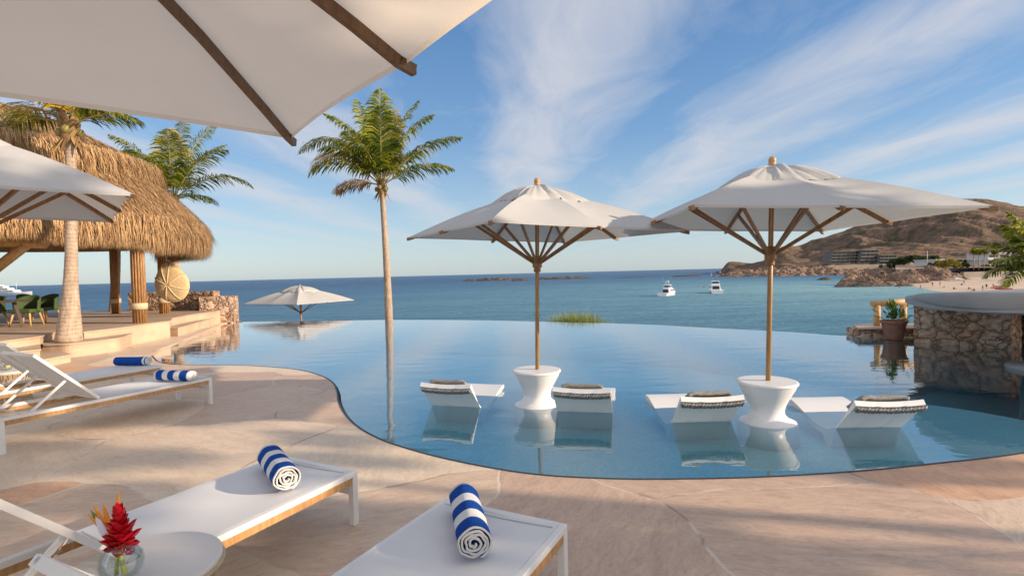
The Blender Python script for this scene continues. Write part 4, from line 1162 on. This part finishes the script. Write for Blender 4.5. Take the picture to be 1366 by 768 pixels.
add_rock('rock_outcrop',1236,228,95,7.4,16,8,M['boulder'],'tan rocky bank right of the boulder headland, above the beach',GR)
add_rock('rock_outcrop',1150,196,95,2.3,7,11,M['darkrock'],'low dark wet rocks at the foot of the boulder headland',GR)
add_rock('rock_outcrop',1100,300,26,1.6,5,13,M['darkrock'],'small dark rock in the water left of the boulder headland',GR)
add_rock('rock_outcrop',1205,190,40,1.7,4,17,M['darkrock'],'dark rocks at the water line beside the sand',GR)
GI='low rock islets offshore'
for i,(px,w,h,lb) in enumerate(((658,98,4.2,'long low dark rock islet just left of the first parasol pole'),(750,86,3.4,'low dark rock islet just right of the first parasol pole'),(845,60,1.4,'faint half-submerged reef left of the two motor boats'),(915,60,2.2,'low reef between the two motor boats, far behind them'),(695,30,2.2,'small pale-topped rock between the two longer islets'))):
    add_rock('rock_islet',px,640-i*20,w,h,9,20+i,M['darkrock'],lb,GI)
add_rock('cliff_bank',1085,500,250,10,55,31,M['boulder'],'craggy brown sea cliff below the resort block across the bay',GR)
# sand
def sandz(px,Y,x):
    sh=interp([(1100,260),(1150,236),(1190,214),(1210,190),(1240,154),(1300,126),(1366,112),(1800,100)],px)
    return SEA+ (Y-sh)*(.012 if Y>sh else .05) +.05*noise.noise(Vector((x*.15,Y*.15,0)))
terrain('beach',[1120+600*i/80 for i in range(81)],[100+150*(j/60) for j in range(61)],sandz,M['sand'])
def building_block(name,label,px0,px1,ybase,ytop,Y,storeys,bays,wall,dep=14,flat=True,terr=0,cat='building',group=None,winf=.62):
    x0=AT(px0,ybase,Y).x; x1=AT(px1,ybase,Y).x; z0=AT((px0+px1)/2,ybase,Y).z; z1=AT((px0+px1)/2,ytop,Y).z
    t=thing(name,((x0+x1)/2,Y,z0),label,cat,0,group); W=x1-x0; H=z1-z0; hs=H/storeys
    for k in range(storeys):
        off=terr*k
        mb=MB(); mb.box((off,dep/2+off*.6,(k+.5)*hs-.1*hs),(W-abs(off)*.6,dep,hs*.8)); mb.build('wall',wall,t)
        mb=MB(); mb.box((off,dep/2+off*.6-.6,(k+1)*hs-.09*hs),(W-abs(off)*.6+1,dep+1.4,hs*.17)); mb.build('floor_slab' if k<storeys-1 else 'roof',wall,t)
        bw=(W-abs(off)*.6)/bays
        for b in range(bays):
            mb=MB(); mb.box((off-(W-abs(off)*.6)/2+(b+.5)*bw,off*.6+.02,(k+.45)*hs),(bw*.78,.25,hs*winf)); mb.build('window',M['bwin'],t)
    return t
GB='grey terraced resort buildings across the bay'
building_block('resort_building','grey terraced resort block with dark balconies, left one across the bay',1108,1146,351,335,505,4,6,M['bconc'],terr=.8,group=GB)
building_block('resort_building','grey terraced resort block across the bay, middle and tallest-looking of the row',1147,1172,351,333,500,4,4,M['bconc'],terr=.8,group=GB)
building_block('resort_building','lower grey resort block at the right end of the terraced row',1173,1196,352,340,495,3,4,M['bconc'],terr=.6,group=GB)
def wall_thing(name,px0,px1,yb,yt,Y,mat,label,dep=2):
    a=AT(px0,yb,Y); b=AT(px1,yb,Y); z1=AT((px0+px1)/2,yt,Y).z; t=MB(); t.box(((a.x+b.x)/2,Y,(a.z+z1)/2),(b.x-a.x,dep,z1-a.z)); o=t.build(name,mat,bevel=.1); return tag(o,label,'wall')
wall_thing('retaining_wall',1104,1186,364,353,470,M['bconcl'],'long pale retaining wall above the bay below the resort blocks')
wall_thing('retaining_wall',1283,1480,374,360.5,236,M['bconcl'],'grey retaining wall at the back of the beach')
building_block('beach_house','long low white modern building with deep dark terrace above the beach',1247,1312,353,345,275,1,7,M['bwhite'],14,winf=.7)
building_block('beach_house','plain white cube-like villa above the beach behind fan palms',1318,1362,353,337,262,2,3,M['bwhite'],12,winf=.3)
# ground behind the beach
def backz(px,Y,x): return SEA+ 5.4+ (Y-240)*.02+ .8*noise.noise(Vector((x*.05,Y*.05,2)))
terrain('beach_bank',[1195+600*i/60 for i in range(61)],[239+260*(j/30) for j in range(31)],backz,M['earth'])
# pavilions and beach umbrella
def pavilion(px,yb,Y,w,h,label):
    b=AT(px,yb,Y); t=thing('beach_pavilion',b,label,'pavilion',0,'small open shade tents on the beach')
    for sx in(-1,1):
        for sy in(-1,1):
            mb=MB(); mb.box((sx*w/2,sy*w/2,h/2),(.14,.14,h)); mb.build('post',M['bwhite'],t)
    mb=MB(); mb.lathe([(w*.78,h),(w*.7,h+.15),(.05,h+w*.28)],4,sm=False); o=mb.build('canopy',M['canvas'],t); o.rotation_euler.z=PI/4
pavilion(1321,373,205,3.6,2.6,'small white peaked shade tent on the sand, in front of the grey wall')
pavilion(1352,375,195,4.2,2.7,'wider white peaked shade tent at the right end of the beach')
pavilion(1275,378,205,3.4,1.6,'low grey shade tent on the sand at the foot of the rocky bank')
# flagpole
fp=AT(1237,358,255); mb=MB(); mb.tube([fp,fp+Vector((0,0,8.5))],.12,6); tag(mb.build('flag_pole',M['bwhite']),'thin white flagpole standing left of the low white building','flagpole')
# fan palms and shrubs above the beach
def fanpalm(px,yb,yt,Y,label,seed):
    b=AT(px,yb,Y); tp_=AT(px,yt,Y); h=tp_.z-b.z; t=thing('fan_palm',b,label,'palm tree',0,'fan palms above the beach')
    mb=MB(); mb.tube([(0,0,-1),(0.1,0,h*.8)],.22,8); mb.build('trunk',M['bark'],t)
    mb=MB(); rnd=random.Random(seed)
    for k in range(240):
        a=rnd.uniform(0,6.28); el=rnd.uniform(-.7,1.3); d=Vector((cos(a)*cos(el),sin(a)*cos(el),sin(el))); petal(mb,Vector((.1,0,h*.8))+d*.25,d,rnd.uniform(1.2,2.1),.32,th=.1)
    mb.build('crown',M['frond'],t,fix=False)
for i,px in enumerate((1299,1306,1313,1327)):
    fanpalm(px,357,331+i%2,240,['leftmost of the fan palms in front of the white villa','second fan palm from the left before the white villa','third fan palm from the left before the white villa','fan palm standing apart at right before the white villa'][i],i)
def shrub(px,yb,Y,w,h,label,seed,mat,name='shrub',group='trees and shrubs above the beach'):
    h*=.62; b=AT(px,yb,Y); t=thing(name,b,label,'shrub',0,group); rnd=random.Random(seed)
    mb=MB(); mb.tube([(0,0,-.5),(.1,0,h*.5)],.15,6); mb.build('trunk',M['bark'],t)
    mb=MB()
    cl=[(rnd.gauss(0,w*.32),rnd.gauss(0,w*.25),h*rnd.uniform(.35,.85),min(w*.3,h*.42)*rnd.uniform(.6,1.1)) for _ in range(12)]
    for cx,cy,cz_,r in cl:
        for k in range(90):
            d=Vector((rnd.gauss(0,1),rnd.gauss(0,1),rnd.gauss(0,1))).normalized(); p=Vector((cx,cy,cz_))+d*r*rnd.uniform(.6,1.05); petal(mb,p,d+Vector((rnd.gauss(0,.5),rnd.gauss(0,.5),rnd.gauss(0,.5))),w*.10,w*.06)
    mb.build('crown',mat,t,fix=False)
yl=strand('yellow_green_leaf',[(.10,.12,.02),(.30,.27,.05),(.48,.36,.06)],.6,.2,.3)
shrub(1262,357,232,8.5,4.8,'round yellow-green shrub in front of the long low white building',1,yl)
SH=[(1203,352,330,9,5),(1212,352,320,9,6),(1222,351,300,10,6.5),(1231,351,290,8,5),(1243,350,285,8,4.5),(1250,356,250,7,3),(1285,357,240,6,3),(1340,358,245,7,3.5),(1360,358,240,7,4),(1195,357,340,8,4)]
PL=['leftmost dark shrub beside the resort blocks','dark bushy tree next to the leftmost shrubs above the rocky bank','tallest dark bushy tree above the rocky bank','dark shrub just left of the flagpole','dark shrub just right of the flagpole','low dark shrub left of the yellow-green one','low dark shrub right of the yellow-green one','low shrub below the white villa','dark shrub below the right end of the white villa','low shrub between the resort blocks and the rocky bank']
for i,(px,yb,Y,w,h) in enumerate(SH): shrub(px,yb,Y,w,h,PL[i],10+i,M['leaf'])
# people on the beach
def person(p,rz,h,shirt,label,pose='stand'):
    b=Vector(p); t=thing('person',b,label,'person',rz,'people on the beach')
    me=bpy.data.meshes.new('body'); k=h/1.75
    if pose=='stand':
        V=[(0,0,.95),(0,0,1.2),(0,0,1.42),(0,0,1.53),(0,0,1.66),(.18,0,1.40),(.25,.04,1.12),(.24,-.06,.88),(-.18,0,1.40),(-.26,.02,1.12),(-.24,-.08,.88),(.1,0,.9),(.13,-.05,.5),(.12,.03,.06),(-.1,0,.9),(-.12,.06,.5),(-.14,.06,.06)]
    else:
        V=[(0,0,.14),(0,.08,.4),(0,.1,.62),(0,.08,.72),(0,.06,.86),(.18,.1,.6),(.26,.2,.35),(.28,.3,.1),(-.18,.1,.6),(-.26,.2,.35),(-.28,.3,.1),(.1,-.02,.14),(.16,-.35,.42),(.14,-.6,.08),(-.1,-.02,.14),(-.16,-.38,.38),(-.14,-.62,.08)]
    E=[(0,1),(1,2),(2,3),(3,4),(2,5),(5,6),(6,7),(2,8),(8,9),(9,10),(0,11),(11,12),(12,13),(0,14),(14,15),(15,16)]
    rad=[.15,.15,.15,.055,.105,.06,.045,.035,.06,.045,.035,.09,.065,.045,.09,.065,.045]
    me.from_pydata([tuple(c*k for c in v) for v in V],E,[])
    o=bpy.data.objects.new('body',me); C.objects.link(o); o.parent=t
    md=o.modifiers.new('Skin','SKIN')
    for i,r in enumerate(rad): me.skin_vertices[0].data[i].radius=(r*k,r*k)
    me.skin_vertices[0].data[0].use_root=True
    o.modifiers.new('Sub','SUBSURF').levels=1; me.materials.append(SKIN)
    mb=MB()
    if pose=='stand': mb.lathe([(.12,.78),(.17,.85),(.16,1.1),(.19,1.4),(.08,1.47)],12,cap=False)
    else: mb.lathe([(.19,.06),(.18,.3),(.19,.55),(.08,.66)],12,(0,.07,0),cap=False)
    o2=mb.build('clothing',shirt,t); o2.scale=(k*1.05,k*.95,k)
SKIN=simple('skin',(.42,.25,.17),.6)
cols={'red':simple('red_cloth',(.5,.04,.03),.8),'dark':simple('dark_cloth',(.03,.03,.04),.8),'blue':simple('blue_cloth',(.04,.10,.3),.8),'white':simple('white_cloth',(.7,.7,.68),.8),'green':simple('green_cloth',(.05,.2,.1),.8)}
def at_beach(px,py):
    lo,hi=120,420
    for _ in range(40):
        mid=(lo+hi)/2; p=AT(px,py,mid); 
        if p.z>sandz(px,mid,p.x): lo=mid
        else: hi=mid
    p=AT(px,py,lo); p.z=sandz(px,lo,p.x)+.0; return p
PE=[(1244,382.5,'red','stand','person in red on the sand nearest the boulder headland'),(1254,382,'dark','stand','person in dark clothes next to the one in red near the headland'),(1260,384,'white','sit','person sitting on the sand right of the dark-clothed pair'),
(1273,386,'dark','sit','person in dark clothes seated at the middle of the beach'),(1286,379.5,'red','stand','person in red near the low grey tent'),(1283,380.5,'blue','sit','person in blue seated beside the low grey tent'),(1293,386,'green','sit','person in green seated at the water side of the sand'),
(1299,388,'dark','sit','seated dark figure closest to the bar roof, left of two'),(1311,388,'green','stand','figure in green standing closest to the bar roof'),(1316,386,'dark','stand','dark standing figure just right of the green one'),(1325,385.5,'red','stand','red-clothed figure left of the kayaks'),
(1317,373.5,'dark','stand','dark figure standing under the first white peaked tent'),(1338,383,'blue','sit','blue-clothed figure seated behind the kayaks'),(1346,378,'white','stand','white-clothed figure near the wider white tent'),(1228,386,'blue','stand','person wading at the water line below the headland'),(1200,386.5,'red','stand','lone red dot of a swimmer in front of the dark rocks')]
for px,py,c,ps,lb in PE:
    p=at_beach(px,py) if px>1210 else G(px,py,SEA-.9)
    person(p,random.uniform(0,6.28),1.72,cols[c],lb,ps)
def kayak(px,py,rz,m,lb):
    p=at_beach(px,py); t=MB(); P=[]
    for i in range(13):
        u=i/12*2-1; w=.42*(1-u*u)**.7+.01; P.append([(u*1.9,-w,.28+.12*u*u),(u*1.9,-w*.6,.04+.12*u*u),(u*1.9,0,.0+.15*u*u),(u*1.9,w*.6,.04+.12*u*u),(u*1.9,w,.28+.12*u*u)])
    t.grid(P); P2=[[q[0],(q[0][0],0,q[0][2]+(.05 if abs(i-6)>2 else -.08)),q[4]] for i,q in enumerate(P)]; t.grid(P2)
    o=t.build('kayak',m,loc=p+Vector((0,0,.05))); o.rotation_euler.z=rz; tag(o,lb,'kayak','kayaks lying on the sand')
kayak(1333,385,2.6,cols['red'],'red kayak on the sand, left of the pair'); kayak(1339,386.5,2.7,cols['red'],'red kayak on the sand nearer the water'); kayak(1336,383,2.6,cols['dark'],'dark kayak on the sand behind the red ones')
# ------------------------------------------------------------------ boats
def hull_mb(L,B,fb,n=16):
    P=[]
    for i in range(n+1):
        u=i/n; x=u*L; w=B/2*(1-max(0,(u-.45)/.55)**2.2)+.02; zt=fb*(1+.55*u*u); wl=w*(.82-.25*u)
        P.append([(x,-w,zt),(x,-wl,.1),(x,-wl*.6,-.5),(x,wl*.6,-.5),(x,wl,.1),(x,w,zt)])
    return P
def sport_boat(px,py,label,rz,sc=1.0,cover=False):
    p=G(px,py,SEA); t=thing('motor_boat',(p.x,p.y,SEA),label,'boat',rz,'white sport fishing boats anchored in the bay'); t.scale=(sc,)*3
    L,B,fb=13,4.4,1.15; P=hull_mb(L,B,fb); mb=MB(); mb.grid(P); mb.face([mb.vert(q) for q in P[0]])
    mb.grid([[r[0],(r[0][0],0,r[0][2]+.02),r[-1]] for r in P]); mb.build('hull',M['hull'],t)
    mb=MB(); mb.box((6.2,0,1.95),(5.2,3.4,1.5),taper=.86); mb.build('cabin',M['hull'],t,bevel=.15)
    for sy in(-1,1):
        mb=MB(); mb.box((6.2,sy*1.62,2.15),(4.0,.06,.55)); mb.build('cabin_window',M['bglass'],t)
    mb=MB(); mb.box((3.62,0,1.95),(.06,2.4,1.0)); mb.build('cabin_door',M['bglass'],t)
    mb=MB(); mb.box((5.6,0,3.05),(3.6,3.0,.7),taper=.92); mb.build('flybridge',M['hull'],t,bevel=.1)
    mb=MB(); mb.box((5.3,0,3.75),(.08,2.3,.6)); mb.build('bridge_enclosure',M['bglass'],t)
    mb=MB(); mb.box((5.3,0,4.35),(3.0,2.8,.14)); mb.build('hardtop',M['hull'],t,bevel=.05)
    mb=MB()
    for sx in(4.1,6.6):
        for sy in(-1.2,1.2): mb.tube([(sx,sy,3.3),(sx,sy,4.3)],.045,6)
    mb.build('hardtop_posts',M['chrome'],t)
    mb=MB(); mb.tube([(5,.9,4.4),(4.6,1.6,8.0)],.03,5); mb.tube([(5,-.9,4.4),(4.6,-1.9,8.4)],.03,5); mb.build('outriggers',M['chrome'],t)
    if cover:
        mb=MB()
        for sx in(4.6,6.2):
            for sy in(-.8,.8): mb.tube([(sx,sy,4.4),(5.4,sy*.5,6.0)],.05,6)
        mb.box((5.4,0,6.05),(1.4,1.2,.12)); mb.build('tuna_tower',M['hull'],t)
        mb=MB(); mb.box((1.8,0,2.7),(2.6,3.2,.08)); mb.build('cockpit_awning',M['navy'],t)
    mb=MB(); mb.tube([(12.6,0,2.9),(11,1.4,2.7),(7,2.0,2.2)],.04,5); mb.tube([(12.6,0,2.9),(11,-1.4,2.7),(7,-2.0,2.2)],.04,5); mb.build('bow_rail',M['chrome'],t)
sport_boat(883,395,'small white fishing boat with a tall tower, left of the two in the bay',R(50),.75,True)
sport_boat(957,391.5,'white cabin cruiser with its stern to us, right of the two in the bay',R(76),.9)
# superyacht
yb=AT(20,394,430); t=thing('motor_yacht',(yb.x-26,430,SEA),'large white multi-deck superyacht far off behind the dining chairs','yacht',R(-6)); t.scale=(.7,.7,.62)
L,B,fb=64,11,3.4; P=hull_mb(L,B,fb,24); mb=MB(); mb.grid(P); mb.face([mb.vert(q) for q in P[0]]); mb.grid([[r[0],(r[0][0],0,r[0][2]+.02),r[-1]] for r in P]); mb.build('hull',M['hull'],t)
for x0,x1,z0,z1,nm in((6,46,4.6,7.4,'main_deck'),(10,38,7.4,10.2,'upper_deck'),(15,31,10.2,12.8,'bridge_deck'),(19,25,12.8,14.6,'sun_deck')):
    mb=MB(); mb.box(((x0+x1)/2,0,(z0+z1)/2),(x1-x0,B*.8-(z0-4)*.3,z1-z0),taper=.9); mb.build(nm,M['hull'],t,bevel=.3)
    for sy in(-1,1):
        mb=MB(); mb.box(((x0+x1)/2,sy*((B*.8-(z0-4)*.3)/2-.12),(z0+z1)/2),((x1-x0)*.86,.3,(z1-z0)*.42)); mb.build('window_band',M['bglass'],t)
mb=MB(); mb.tube([(21,0,14.6),(19,0,20)],.25,6); mb.tube([(44,0,7),(44,0,17)],.12,6); mb.box((20,0,17),(.6,4,.3)); mb.build('mast',M['hull'],t)
tag(MB() and (lambda mb:(mb.lathe([(0,0),(.3,.0),(.35,.3),(0,.6)],12),mb.build('mooring_buoy',cols['red'],loc=G(939,383,SEA)))[1])(MB()),'tiny pink mooring buoy between the two motor boats','buoy')
# leafy trees to the right of the pool deck, outside the frame, whose shade falls across the deck
def shade_tree(x,y,w,h0,h1,n,label,seed,lf=.16):
    t=thing('shade_tree',(x,y,0),label,'tree',0,'leafy trees beyond the right end of the deck'); rnd=random.Random(seed)
    mb=MB(); mb.tube([(0,0,0),(.1,.05,h0*.6),(0,0,h0+.8),(.1,0,(h0+h1)/2)],[.16,.13,.1,.05],8); mb.build('trunk',M['bark'],t)
    mb=MB(); cl=[(rnd.uniform(-1.4,1.4),rnd.uniform(-.5,.5)*w,rnd.uniform(h0,h1),rnd.uniform(.35,.75)) for _ in range(int(14+w*14))]
    for _ in range(n):
        c=rnd.choice(cl); d=Vector((rnd.gauss(0,1),rnd.gauss(0,1),rnd.gauss(0,1))).normalized(); r=c[3]*min(1,w*.5)*rnd.uniform(.3,1.05)
        p=Vector(c[:3])+d*r; e=Vector((rnd.gauss(0,1),rnd.gauss(0,1),rnd.gauss(0,1))).normalized(); blade(mb,p,e,lf*rnd.uniform(1,2),lf*rnd.uniform(.6,1),e.orthogonal())
    mb.build('crown',M['leaf'],t,fix=False)
for k,(x,y,w,h0,h1,n,lb) in enumerate(((14,-4.6,3.0,1.5,8.5,7500,'broad leafy tree beyond the right edge, farthest behind the camera'),(15,-1.7,2.8,1.2,8.5,7500,'broad leafy tree beyond the right edge, second in the row'),
    (14,.35,.45,2.6,7.5,900,'narrow leafy tree beyond the right edge, third in the row'),(15,1.45,.7,3.2,8.0,1100,'narrow leafy tree beyond the right edge, nearest the bar counter'))):
    shade_tree(x,y,w,h0,h1,n,lb,50+k)
# ------------------------------------------------------------------ light
SUN_EL=R(17.5); SUN_AZ=R(-14)      # direction to the sun: mostly +X, a little behind the camera
sd=Vector((cos(SUN_EL)*cos(SUN_AZ),cos(SUN_EL)*sin(SUN_AZ),sin(SUN_EL)))
su=bpy.data.lights.new('sun','SUN'); su.energy=4.3; su.angle=R(.6); su.color=(1,.80,.60)
so=bpy.data.objects.new('sun',su); C.objects.link(so); so.rotation_euler=(-sd).to_track_quat('-Z','Y').to_euler()
W=bpy.data.worlds.new('World'); bpy.context.scene.world=W; W.use_nodes=True; nt=W.node_tree; nt.nodes.clear()
class WT(NT):
    def __init__(s,t): s.t=t
w=WT(nt); out=w.n('ShaderNodeOutputWorld'); bg=w.n('ShaderNodeBackground'); bg.inputs[1].default_value=.15; w.l(bg.outputs[0],out.inputs[0])
sky=w.n('ShaderNodeTexSky'); sky.sky_type='NISHITA'; sky.sun_disc=False; sky.sun_elevation=SUN_EL
sky.sun_rotation=math.atan2(sd.x,sd.y); sky.air_density=1.0; sky.dust_density=.6; sky.ozone_density=2.2; sky.altitude=10
tc=w.n('ShaderNodeTexCoord'); sp=w.n('ShaderNodeSeparateXYZ'); w.l(tc.outputs['Generated'],sp.inputs[0])
zz=w.math('MAXIMUM',sp.outputs[2],0.02)
cx=w.math('DIVIDE',sp.outputs[0],zz); cy=w.math('DIVIDE',sp.outputs[1],zz)
cb=w.n('ShaderNodeCombineXYZ'); w.l(cx,cb.inputs[0]); w.l(cy,cb.inputs[1])
mp=w.n('ShaderNodeMapping'); mp.inputs['Scale'].default_value=(.55,.17,1); w.l(cb.outputs[0],mp.inputs[0])
nl=w.noise(mp.outputs[0],1.1,2,.5)
mp2=w.n('ShaderNodeMapping'); mp2.inputs['Rotation'].default_value=(0,0,R(24)); mp2.inputs['Scale'].default_value=(1.5,.55,1); w.l(cb.outputs[0],mp2.inputs[0])
n2=w.noise(mp2.outputs[0],1.35,9,.62,.7)
ph=w.math('ADD',w.math('MULTIPLY',w.math('SUBTRACT',cx,.25),2*PI/1.55),w.math('MULTIPLY',w.math('SUBTRACT',nl,.5),5.0))
band=w.math('MULTIPLY',w.math('ADD',w.math('COSINE',ph),1.0),.5)
dens=w.math('ADD',w.math('MULTIPLY',band,.42),w.math('MULTIPLY',n2,.75))
cf=w.ramp(dens,[(.40,(0,0,0)),(.60,(.35,.35,.35)),(.85,(.8,.8,.8))])
hz=w.ramp(sp.outputs[2],[(0,(0,0,0)),(.05,(.25,.25,.25)),(.16,(.9,.9,.9)),(.5,(1,1,1))])
blue=w.ramp(sp.outputs[2],[(0,(2.0,2.5,2.9)),(.08,(1.65,2.25,2.85)),(.25,(.66,1.40,2.55)),(.5,(.25,.80,1.98)),(1,(.18,.55,1.45))])
skyb=w.mix(sky.outputs[0],blue,.72)
cloudc=w.n('ShaderNodeRGB'); cloudc.outputs[0].default_value=(3.1,3.1,3.25,1)
m_=w.mix(skyb,cloudc.outputs[0],w.math('MULTIPLY',w.math('MULTIPLY',cf,hz),.95))
# bright cover added to the unseen sky, overhead and behind, to raise fill light
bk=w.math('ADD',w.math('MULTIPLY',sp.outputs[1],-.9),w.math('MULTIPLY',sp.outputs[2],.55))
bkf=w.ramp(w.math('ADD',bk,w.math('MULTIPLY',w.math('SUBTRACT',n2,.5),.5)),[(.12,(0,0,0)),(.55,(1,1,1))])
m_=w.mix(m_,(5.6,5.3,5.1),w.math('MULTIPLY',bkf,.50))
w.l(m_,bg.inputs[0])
# ------------------------------------------------------------------ camera
cam=bpy.data.cameras.new('camera'); co=bpy.data.objects.new('camera',cam); C.objects.link(co)
cam.sensor_width=36; cam.lens=36*FPX/1366; cam.clip_end=90000; cam.clip_start=.05
co.matrix_world=Matrix.Translation((0,0,CAMZ))@Matrix.Rotation(PI/2-PITCH,4,'X')@Matrix.Rotation(-ROLL,4,'Z')
S=bpy.context.scene; S.camera=co
S.view_settings.view_transform='Standard'; S.view_settings.look='None'; S.view_settings.exposure=.62; S.view_settings.gamma=1
S.render.engine='CYCLES'; S.cycles.transparent_max_bounces=12; S.cycles.max_bounces=8
